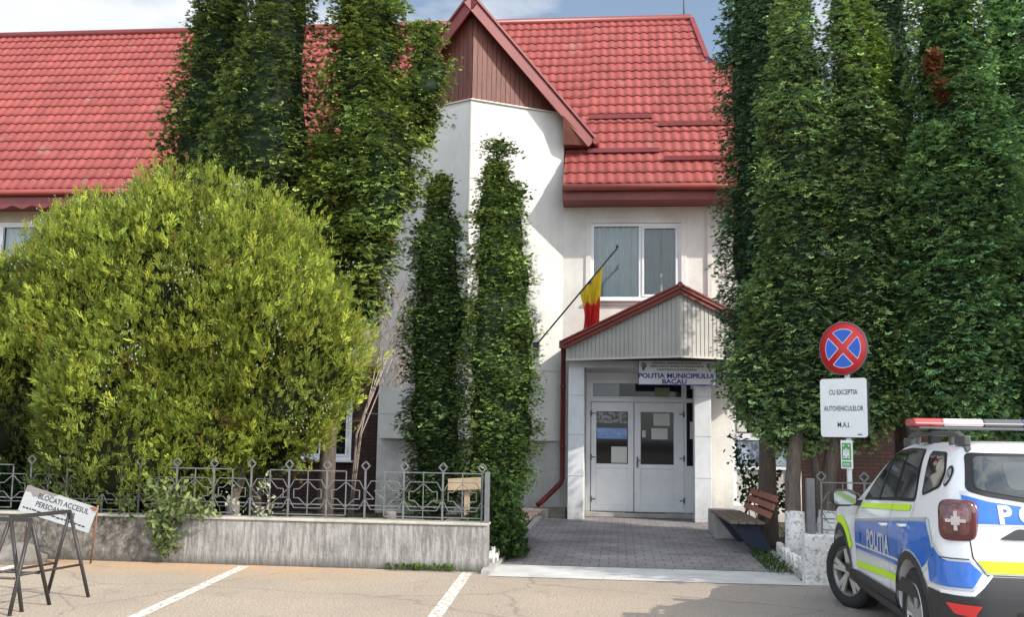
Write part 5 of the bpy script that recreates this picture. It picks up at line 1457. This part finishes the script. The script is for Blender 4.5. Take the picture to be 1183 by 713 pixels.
# door shut lines
def seamline(pts, w_=.007):
    out = []
    for a, b in zip(pts, pts[1:]):
        a = Vector(a); b = Vector(b); d = (b-a).normalized(); n_ = Vector((-d.y, d.x))*w_/2
        out.append([tuple(a-n_), tuple(b-n_), tuple(b+n_), tuple(a+n_)])
    return out
both('shut_line', seamline([(2.72,.42),(2.74,.9),(2.66,1.08)])+seamline([(1.50,.42),(1.51,1.15)])+seamline([(1.22,.52),(1.02,.80),(.94,1.0),(.93,1.17)])+seamline([(2.72,.42),(1.30,.42)]), M['car_seal'], .0092)
# black cladding: sill, arch trims, bumper skirts
def clad(side):
    polys = [[(2.92,.22),(2.92,.40),(1.25,.40),(1.25,.22)]]
    for wy in (RW, FW):
        for i in range(13):
            a0 = -8+196*i/13; a1 = -8+196*(i+1)/13
            r0_, r1_ = WR+.056, WR+.118
            polys.append([p for p in (*arc_pts(wy, WR+.01, r0_, a0, a1, 2), *arc_pts(wy, WR+.01, r1_, a1, a0, 2))])
    return decal('cladding', polys, M['car_black'], side, .012, grid=.06)
clad('L'); clad('R')
both('sill_trim', [[(2.86,.23),(2.86,.435),(1.30,.435),(1.30,.23)]], M['car_black'], .018)
# blue panels with silver edging
BL = [(2.74,.875),(2.72,.63),(1.24,.655),(1.235,.66)]+arc_pts(RW, WR+.01, WR+.125, 62, 120, 9)[::1]
low = [(2.74,.63),(1.12,.66)]
blue = [(2.74,.885),(2.74,.635),(1.13,.665)]+[(y, z) for y, z in arc_pts(RW, WR+.01, WR+.130, 44, 128, 12)]+[(.30,.86),(.27,.955),(.42,1.04),(.60,1.095)]
blue2 = [(2.74,.885),(2.74,.635),(1.13,.665)]+[(y, z) for y, z in arc_pts(RW, WR+.01, WR+.130, 44, 128, 12)]+[(.31,.87),(.40,.96),(.56,1.055)]
silver = [(2.76,.905),(2.76,.615),(1.15,.645)]+[(y, z) for y, z in arc_pts(RW, WR+.01, WR+.119, 40, 132, 12)]+[(.27,.86),(.37,.975),(.545,1.085)]
both('silver_edging', [silver], M['car_silver'], .006)
for s_ in ('L', 'R'): decal('blue_panel', [blue2], M['car_blue'], s_, .009)
both('reflective_strip', [[(2.74,.905),(2.74,.885),(.575,1.062),(.56,1.085)]], M['sign_dirty'], .0105)
both('silver_strip', [[(2.73,.69),(2.73,.672),(1.10,.70),(1.11,.718)]], M['car_silver'], .0115)
# rear quarter of the bumper: blue block on the corner
qb = [(.40,.605),(.47,.80),(.30,.86),(.10,.815),(-.2,.815),(-.2,.605)]
def rear_clip(pts): return pts
decal('blue_panel', [[(.365,.655),(.415,.775),(.30,.905),(.18,.835),(.105,.82),(.105,.655)]], M['car_blue'], 'L', .009)
decal('silver_edging', [[(.385,.64),(.44,.78),(.305,.93),(.17,.85),(.09,.832),(.09,.64)]], M['car_silver'], 'L', .006)
decal('blue_panel', [[(.365,.655),(.415,.775),(.30,.905),(.18,.835),(.105,.82),(.105,.655)]], M['car_blue'], 'R', .009)
for sx_ in (-1, 1):
    g = lambda pts: [(sx_*-a, b) for a, b in pts]
    decal('silver_edging', [g([(-.852,.64),(-.852,.842),(-.70,.842),(-.625,.755),(-.70,.645)])], M['car_silver'], 'B', .006)
    decal('blue_panel', [g([(-.838,.655),(-.838,.826),(-.71,.828),(-.642,.757),(-.71,.66)])], M['car_blue'], 'B', .009)
# yellow stripes
both('yellow_stripe', [[(2.58,1.062),(2.60,1.018),(1.02,1.10),(1.00,1.150)]], M['car_yellow'], .008)
both('yellow_stripe', [[(2.70,.475),(2.70,.525),(1.17,.590),(1.185,.535)]], M['car_yellow'], .020)
fy = [[p for p in (*arc_pts(FW, WR+.01, WR+.125, 100+i*12, 112+i*12, 2)[::1], *arc_pts(FW, WR+.01, WR+.20, 112+i*12, 100+i*12, 2))] for i in range(-3, 4)]
both('yellow_stripe', fy, M['car_yellow'], .008)
decal('yellow_stripe', [[(-.665,.842),(-.605,.762),(.605,.762),(.665,.842)]], M['car_yellow'], 'B', .008)
# POLITIA lettering on the doors
for s_, flip in (('L', -1), ('R', 1)):
    mt = text_mesh('POLITIA', .205, .007, .98, 1.08)
    for v in mt.vertices: v.co.x = v.co.x*flip+1.85; v.co.y = v.co.y+.775+(v.co.x-1.85)*-.02
    decal('lettering', [mt], M['car_silver'], s_, .0135, grid=.08)
    decal('emblem', [[(2.52+.035*math.cos(t), .765+.045*math.sin(t)) for t in np.linspace(0, 2*math.pi, 18)[:-1]]], M['sign_blue'], s_, .0135)
# rear: window, blue band, lettering, grille garnish
decal('rear_window_surround', [roundp([(-.675,1.30),(-.55,1.265),(-.28,1.228),(.28,1.228),(.55,1.265),(.675,1.30),(.625,1.565),(-.625,1.565)], .04)], M['car_seal'], 'B', .006, grid=.05)
decal('rear_window', [roundp([(-.62,1.318),(-.5,1.29),(-.26,1.255),(.26,1.255),(.5,1.29),(.62,1.318),(.585,1.54),(-.585,1.54)], .04)], M['glass_car'], 'B', .010, grid=.05)
decal('painted_reflection_panel', [roundp([(-.40,1.31),(.40,1.31),(.42,1.50),(-.42,1.50)], .05)], mat('rear_glass_greyer', (.07,.08,.082), .06, spec=.8), 'B', .012, grid=.05)  # greyer panel painting a reflection onto the rear glass
decal('silver_edging', [[(-.705,1.07),(-.705,1.30),(-.66,1.298),(-.55,1.250),(-.28,1.212),(.28,1.212),(.55,1.25),(.66,1.298),(.705,1.30),(.705,1.07)]], M['car_silver'], 'B', .0055, grid=.05)
decal('blue_panel', [[(-.70,1.085),(-.70,1.272),(-.55,1.232),(-.28,1.196),(.28,1.196),(.55,1.232),(.70,1.272),(.70,1.085)]], M['car_blue'], 'B', .009, grid=.05)
for ch, x in zip('POLITIA', (-.46,-.30,-.155,-.04,.08,.19,.32)):
    mt = text_mesh(ch, .165, .007, 1.05)
    for v in mt.vertices: v.co.x += x; v.co.y += 1.14
    decal('lettering', [mt], M['car_silver'], 'B', .0135, grid=.08)
decal('tailgate_handle_bar', [roundp([(-.52,.985),(-.40,1.055),(.40,1.055),(.52,.985)], .02)], M['car_black'], 'B', .016)
decal('number_plate', [roundp([(-.26,.86),(-.26,.965),(.26,.965),(.26,.86)], .01)], M['sign_white'], 'B', .012)
decal('shut_line', seamline([(-.715,1.07),(-.70,.98),(-.69,.86),(-.615,.745),(.615,.745),(.69,.86),(.70,.98),(.715,1.07)], .008), M['car_seal'], 'B', .010)
decal('shut_line', seamline([(-.875,.845),(-.71,.848)], .007), M['car_seal'], 'B', .011)
decal('bumper_skirt', [[(-.90,.20),(-.90,.60),(-.72,.605),(-.60,.735),(.60,.735),(.72,.605),(.90,.60),(.90,.20)]], M['car_black'], 'B', .012, grid=.06)
both('bumper_skirt', [[(-.1,.2),(-.1,.60),(.39,.615),(.375,.45),(.40,.22)]], M['car_black'], .012, grid=.05)
decal('bumper_recess', [[(-.52,.22),(-.44,.52),(.44,.52),(.52,.22)]], M['car_seal'], 'B', .016, grid=.08)
decal('white_edge', [[(-.86,.607),(-.86,.632),(-.71,.636),(-.59,.752),(-.575,.742),(-.70,.610)]], M['car_white'], 'B', .014, grid=.08)
for sx_ in (-1, 1):
    decal('rear_reflector', [roundp([(sx_*.84,.555),(sx_*.66,.55),(sx_*.70,.475),(sx_*.80,.485)], .015)], M['lamp_bright_red'], 'B', .022)
# tail lights: rounded squares wrapped on the corner
def lamp_on(side, name, pts, m, off): return decal(name, [pts], m, side, off, grid=.02)
for sx_ in (-1, 1):
    cx, cz = sx_*.775, 1.105
    # domed housing
    mb = MB(); n_ = 40; rings = []
    nv = Vector((sx_*.50, -.866, 0)); tu = Vector((.866*1, sx_*.50, 0)); tv = Vector((0,0,1)); base = Vector((sx_*.762, .115, cz))
    def sq(a, r_): # superellipse
        c_, s_ = math.cos(a), math.sin(a); k = (abs(c_)**4.5+abs(s_)**4.5)**(-1/4.5); return c_*k*r_, s_*k*r_
    def ringset(rs, mbx):
        b0 = len(mbx.v)
        for (r_, d_) in rs:
            for i in range(n_):
                u, v = sq(2*math.pi*i/n_, r_); mbx.v.append(tuple(base+tu*u*.90+tv*v*1.0+nv*(d_-.9*max(0, abs(u))*abs(u))))
        for j in range(len(rs)-1):
            for i in range(n_): i2 = (i+1) % n_; mbx.f.append([b0+j*n_+i, b0+j*n_+i2, b0+(j+1)*n_+i2, b0+(j+1)*n_+i]); mbx.sm.append(True)
        mbx.f.append([b0+(len(rs)-1)*n_+i for i in range(n_)]); mbx.sm.append(True)
        return mbx
    hous = ringset([(.140,-.08),(.142,.018),(.132,.040),(.118,.046)], MB()).build('taillight', M['lamp_red'], car)
    ringset([(.098,.046),(.095,.050)], MB()).build('lens', mat('tail_lens', (.16,.05,.05), .15, coat=1, col2=(.06,.012,.012), vscale=18), hous)
    lm = MB()
    for a, b in ((.066,.011),(.011,.066)): lm.obox(base+nv*.056, tu, tv, nv, a, b, .004)
    lm.obox(base+nv*.058, tu, tv, nv, .027, .029, .005)
    lm.build('lamp_cross', mat('lamp_cross_clear', (.50,.44,.44), .25, coat=.5), hous)
# exhaust, wiper, hitch
MB().tube([(-.46,.35,.36),(-.46,-.035,.36)], .038, 16, caps=False).tube([(-.46,.3,.36),(-.46,-.03,.36)], .031, 16, caps=False).build('exhaust_pipe', M['chrome'], car)
MB().tube([(.0,.085,1.27),(-.02,.12,1.30),(.28,.19,1.36)], .008, 6).build('rear_wiper', M['car_seal'], car)
# door handles
for sx_ in (-1, 1):
    for y, z in ((1.62,.945),(1.22-.16,.985)):
        h_, n_v, _, _ = bvh.ray_cast(Vector((sx_*2, y, z)), Vector((-sx_,0,0)))
        MB().tube([h_+Vector((0,.085,-.005)), h_+Vector((sx_*.035,.06,0)), h_+Vector((sx_*.038,-.06,.004)), h_+Vector((0,-.085,.008))], .0135, 8).build('door_handle', M['car_white'], car)
    # mirror
    mr_ = MB(); c_ = Vector((sx_*1.0, 2.72, 1.10))
    prof = []
    mbm = MB(); ng = 14; nr_ = 10; b0 = 0
    for j in range(nr_+1):
        ph = math.pi*j/nr_
        for i in range(ng):
            th = 2*math.pi*i/ng; cs, sn = math.cos(th), math.sin(th)
            rx = (abs(cs)**.7)*math.copysign(1, cs)*math.sin(ph)**.6; rz = (abs(sn)**.7)*math.copysign(1, sn)*math.sin(ph)**.6
            mbm.v.append((c_.x+rx*.125, c_.y-math.cos(ph)*.06, c_.z+rz*.082))
    for j in range(nr_):
        for i in range(ng): i2 = (i+1) % ng; mbm.f.append([j*ng+i, j*ng+i2, (j+1)*ng+i2, (j+1)*ng+i]); mbm.sm.append(True)
    mo = mbm.build('wing_mirror', M['car_black'], car)
    MB().prism(roundp([(c_.x-.10,c_.z-.062),(c_.x+.10,c_.z-.058),(c_.x+.098,c_.z+.06),(c_.x-.10,c_.z+.062)], .03), c_.y-.066, c_.y-.060).build('mirror_glass', mat('mirror_glass', (.35,.38,.38), .04, metal=.9), mo)
    MB().box(min(sx_*.82,sx_*.92), max(sx_*.82,sx_*.92), 2.68, 2.76, 1.03, 1.08).build('mirror_arm', M['car_black'], mo)
    # roof rail
    rl = MB()
    def rz_(y):
        h_, _, _, _ = bvh.ray_cast(Vector((sx_*.575, y, 3)), Vector((0,0,-1))); return (h_.z if h_ else 1.6)
    y0_, y1_ = .34, 1.98; P_ = []; ra = []
    for i in range(15):
        t = i/14; y = y0_+(y1_-y0_)*t; lift = .085*min(1, min(t, 1-t)/.13)**.6
        P_.append(Vector((sx_*.60, y, rz_(y)+lift-.01))); 
    for i in range(14): rl.obox((P_[i]+P_[i+1])/2, P_[i+1]-P_[i], (1,0,0), (0,0,1), (P_[i+1]-P_[i]).length/2+.004, .024, .018)
    for y, L_ in ((.47,.12),(1.88,.12)):
        rl.obox(Vector((sx_*.60, y, rz_(y)+.028)), (0,1,.0), (1,0,0), (0,0,1), L_, .024, .036)
    for y in (.72, 1.62): rl.obox(Vector((sx_*.60, y, rz_(y)+.04)), (0,1,.0), (1,0,0), (0,0,1), .025, .018, .05)
    rl.build('roof_rail', M['rail_grey'], car, bevel=.01)
# wheels
def wheel(x, y, steer, sx_):
    w_ = empty('wheel', (x, y, WR), steer, car)
    t_ = MB().lathe([(.235,-.10),(.262,-.112),(.30,-.115),(.330,-.105),(.343,-.085),(.345,0),(.343,.085),(.330,.105),(.30,.115),(.262,.112),(.235,.10)], 56, (0,0,0), 'x', caps=False)
    for i in range(56):
        a = 2*math.pi*i/56
        for xx in (-.055, .055): t_.obox((xx, .345*math.cos(a), .345*math.sin(a)), (1,0,0), (0,-math.sin(a),math.cos(a)), (0,math.cos(a),math.sin(a)), .035, .011, .004)
    t_.build('tyre', M['tyre'], w_)
    xo = sx_*.085
    rm = MB().lathe([(.236,xo*1.30),(.247,xo*1.18),(.222,xo*.95),(.215,xo*.2),(.215,-xo)], 48, (0,0,0), 'x', caps=False)
    rim = rm.build('rim', M['alloy'], w_)
    MB().lathe([(.0,xo*.15),(.214,xo*.15)], 32, (0,0,0), 'x', caps=False).build('brake_disc', M['car_seal'], rim)
    sp = MB()
    for k in range(5):
        a = 2*math.pi*k/5+.3
        for da in (-.17, .17):
            d0 = Vector((0, math.cos(a), math.sin(a))); d1 = Vector((0, math.cos(a+da), math.sin(a+da)))
            p = d0*.04+Vector((xo*.95,0,0)); q = d1*.226+Vector((xo*.98,0,0)); dd = (q-p).normalized()
            sp.obox((p+q)/2, dd, Vector((1,0,0)), dd.cross(Vector((1,0,0))), (q-p).length/2, .013, .024)
    sp.lathe([(.055,xo*.6),(.055,xo*1.08),(.03,xo*1.15),(0,xo*1.15)], 20, (0,0,0), 'x')
    sp.build('spokes', M['alloy'], rim, bevel=.004)
    return w_
for sx_ in (-1, 1):
    wheel(sx_*.785, RW, 0, sx_); wheel(sx_*.775, FW, R(26), sx_)
# roof antenna and lightbar
MB().tube([(.0,.42,1.64),(.0,.41,1.66),(0,.36,1.84)], [.02,.008,.004], 8).build('antenna', M['car_seal'], car)
lb_ = MB().box(-.72,.72,1.15,1.43,1.738,1.76); lo_ = lb_.build('lightbar', M['bar_grey'], car, bevel=.012)
def seg(name, x0, x1, m):
    q = [(1.15,1.762),(1.43,1.762),(1.435,1.79),(1.40,1.825),(1.18,1.825),(1.145,1.79)]
    n_ = len(q); v_ = [(x0,y,z) for y, z in q]+[(x1,y,z) for y, z in q]
    MB().add(v_, [tuple(range(n_)), tuple(range(2*n_-1, n_-1, -1))]+[(i, i+n_, (i+1)%n_+n_, (i+1)%n_) for i in range(n_)]).build(name, m, lo_, bevel=.012)
seg('red_lamp', -.75, -.53, M['bar_red']); seg('clear_lamp', -.527, -.22, M['bar_pink']); seg('centre_section', -.217, .08, M['bar_grey']); seg('blue_lamp', .083, .75, M['bar_blue'])
MB().box(-.74,.74,1.138,1.144,1.783,1.789).build('lens_trim', M['bar_pink'], lo_)
for sx_ in (-1, 1):
    MB().box(min(sx_*.52,sx_*.60), max(sx_*.52,sx_*.60), 1.25, 1.33, 1.60, 1.738).build('mounting_foot', M['car_seal'], lo_)
# windscreen, headlights and grille (front side)
def decF(name, poly, m, off):
    bm = bmesh.new(); vs = [bm.verts.new((u, 0, v)) for u, v in poly]; bm.faces.new(vs)
    bmesh.ops.triangulate(bm, faces=bm.faces[:])
    for ax in (0, 2):
        for k in range(-20, 40):
            n_ = [0,0,0]; n_[ax] = 1; c_ = [0,0,0]; c_[ax] = k*.06
            bmesh.ops.bisect_plane(bm, geom=bm.verts[:]+bm.edges[:]+bm.faces[:], plane_co=c_, plane_no=n_)
    for v in bm.verts:
        h_, n_, _, _ = bvh.ray_cast(Vector((v.co.x, 7, v.co.z)), Vector((0,-1,0)))
        if h_: v.co = h_+n_*(off if n_.y > 0 else -off)
    me = bpy.data.meshes.new(name); bm.to_mesh(me); bm.free(); link_mesh(name, me, m, car)
decF('windscreen', roundp([(-.72,1.10),(.72,1.10),(.60,1.55),(-.60,1.55)], .06), M['glass_car'], .006)
decF('grille', roundp([(-.45,.68),(.45,.68),(.5,.86),(-.5,.86)], .04), M['car_seal'], .008)
for sx_ in (-1, 1): decF('headlight', roundp([(sx_*.52,.70),(sx_*.80,.70),(sx_*.80,.86),(sx_*.54,.86)], .04), M['glass_light'], .010)
decF('front_bumper_skirt', [(-.88,.22),(.88,.22),(.88,.45),(-.88,.45)], M['car_black'], .010)
# unseen tree added beyond the frame, right of the car, to shade the kerb
rt0 = (8.4, 11.0, 0)
rtree = empty('unseen_shade_tree', rt0); tag(rtree, 'broad leafy tree added out of view right of the police car for shade', 'tree')
S('trunk', trunk_mb((8.4,11,0), (8.4,11,6), .2, .1, seed=2, limbs=5), M['bark'], rtree, rt0)
f = foliage('crown', None, [D(x=8.5,y=11.0,z0=2.4,z1=9.6,r=1.9,pb=.3,pk=.55,pe=.5), D(x=7.6,y=10.9,z0=2.3,z1=6.5,r=1.3,pb=.35,pk=.55,pe=.5)], 7000, .32, ((.04,.08,.02),(.08,.13,.03)), 'broad', 61, M['leaf_broad'], lumpa=.3, core=.7, cspread=.3, back=1)
f.parent = rtree; f.matrix_parent_inverse = Matrix.Translation(-Vector(rt0))
# ------------------------------------------------------------------ light, sky, camera
AZ, EL = R(63), R(35)
S_dir = Vector((math.sin(AZ)*math.cos(EL), -math.cos(AZ)*math.cos(EL), math.sin(EL)))
sl_d = bpy.data.lights.new('sun', 'SUN'); sl_d.energy = 5.0; sl_d.angle = R(.5); sl_d.color = (1.0, .93, .82)
so_ = bpy.data.objects.new('sun', sl_d); COL.objects.link(so_); so_.rotation_euler = S_dir.to_track_quat('Z', 'Y').to_euler(); so_.location = (0, 0, 30)
w = bpy.data.worlds.new('World'); scene.world = w; w.use_nodes = True
nt = w.node_tree; N = nt.nodes; L = nt.links; bg = N['Background']; bg.inputs['Strength'].default_value = .15
sky = N.new('ShaderNodeTexSky'); sky.sky_type = 'NISHITA'; sky.sun_disc = False; sky.sun_elevation = EL
sky.sun_rotation = math.atan2(S_dir.x, S_dir.y); sky.air_density = 1.0; sky.dust_density = 1.5; sky.ozone_density = 1.2
tc = N.new('ShaderNodeTexCoord')
mp = N.new('ShaderNodeMapping'); mp.inputs['Scale'].default_value = (2.0, 2.0, 4.5); mp.inputs['Location'].default_value = (0, .0, .35)
L.new(tc.outputs['Generated'], mp.inputs['Vector'])
n1 = N.new('ShaderNodeTexNoise'); n1.inputs['Scale'].default_value = 1.35; n1.inputs['Detail'].default_value = 9; n1.inputs['Roughness'].default_value = .55
L.new(mp.outputs['Vector'], n1.inputs['Vector'])
mr = N.new('ShaderNodeMapRange'); mr.inputs['From Min'].default_value = .43; mr.inputs['From Max'].default_value = .57; L.new(n1.outputs['Fac'], mr.inputs['Value'])
n2 = N.new('ShaderNodeTexNoise'); n2.inputs['Scale'].default_value = 4; n2.inputs['Detail'].default_value = 6; L.new(mp.outputs['Vector'], n2.inputs['Vector'])
cc_ = N.new('ShaderNodeMix'); cc_.data_type = 'RGBA'; L.new(n2.outputs['Fac'], cc_.inputs['Factor'])
cc_.inputs['A'].default_value = (5.6, 5.9, 6.3, 1); cc_.inputs['B'].default_value = (8, 8.1, 8.2, 1)
mx = N.new('ShaderNodeMix'); mx.data_type = 'RGBA'; L.new(mr.outputs['Result'], mx.inputs['Factor'])
sk = N.new('ShaderNodeMix'); sk.data_type = 'RGBA'; sk.inputs['Factor'].default_value = .25; sk.inputs['B'].default_value = (4.2, 5.2, 6.4, 1); L.new(sky.outputs['Color'], sk.inputs['A'])
L.new(sk.outputs['Result'], mx.inputs['A']); L.new(cc_.outputs['Result'], mx.inputs['B']); # sky and clouds boosted behind the camera as added fill light
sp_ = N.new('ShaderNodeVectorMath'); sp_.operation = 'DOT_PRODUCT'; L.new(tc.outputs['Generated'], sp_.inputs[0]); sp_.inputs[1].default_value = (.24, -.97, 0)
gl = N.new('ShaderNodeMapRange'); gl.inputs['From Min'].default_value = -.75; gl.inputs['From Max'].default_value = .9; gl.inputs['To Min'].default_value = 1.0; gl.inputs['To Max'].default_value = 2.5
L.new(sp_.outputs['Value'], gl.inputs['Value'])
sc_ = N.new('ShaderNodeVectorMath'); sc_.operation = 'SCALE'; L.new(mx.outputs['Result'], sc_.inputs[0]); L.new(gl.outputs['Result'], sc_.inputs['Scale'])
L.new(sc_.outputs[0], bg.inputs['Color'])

cam = bpy.data.cameras.new('camera'); co = bpy.data.objects.new('camera', cam); COL.objects.link(co)
cam.sensor_width = 36; cam.lens = 36*1180/1183; cam.clip_start = .1; cam.clip_end = 2000
yaw, pitch, roll = R(6), R(7), R(.9)
f = Vector((-math.sin(yaw)*math.cos(pitch), math.cos(yaw)*math.cos(pitch), math.sin(pitch)))
r0 = Vector((math.cos(yaw), math.sin(yaw), 0)); u0 = r0.cross(f)
rr = r0*math.cos(roll)+u0*math.sin(roll); uu = u0*math.cos(roll)-r0*math.sin(roll)
mw = Matrix((rr, uu, -f)).transposed().to_4x4(); mw.translation = (0, 0, 1.65); co.matrix_world = mw
scene.camera = co
scene.view_settings.view_transform = 'Standard'; scene.view_settings.look = 'None'; scene.view_settings.exposure = 0; scene.view_settings.gamma = 1
scene.cycles.max_bounces = 8; scene.cycles.transparent_max_bounces = 8
scene.cycles.use_adaptive_sampling = True; scene.cycles.adaptive_threshold = .01
try: scene.cycles.use_denoising = True
except Exception: pass
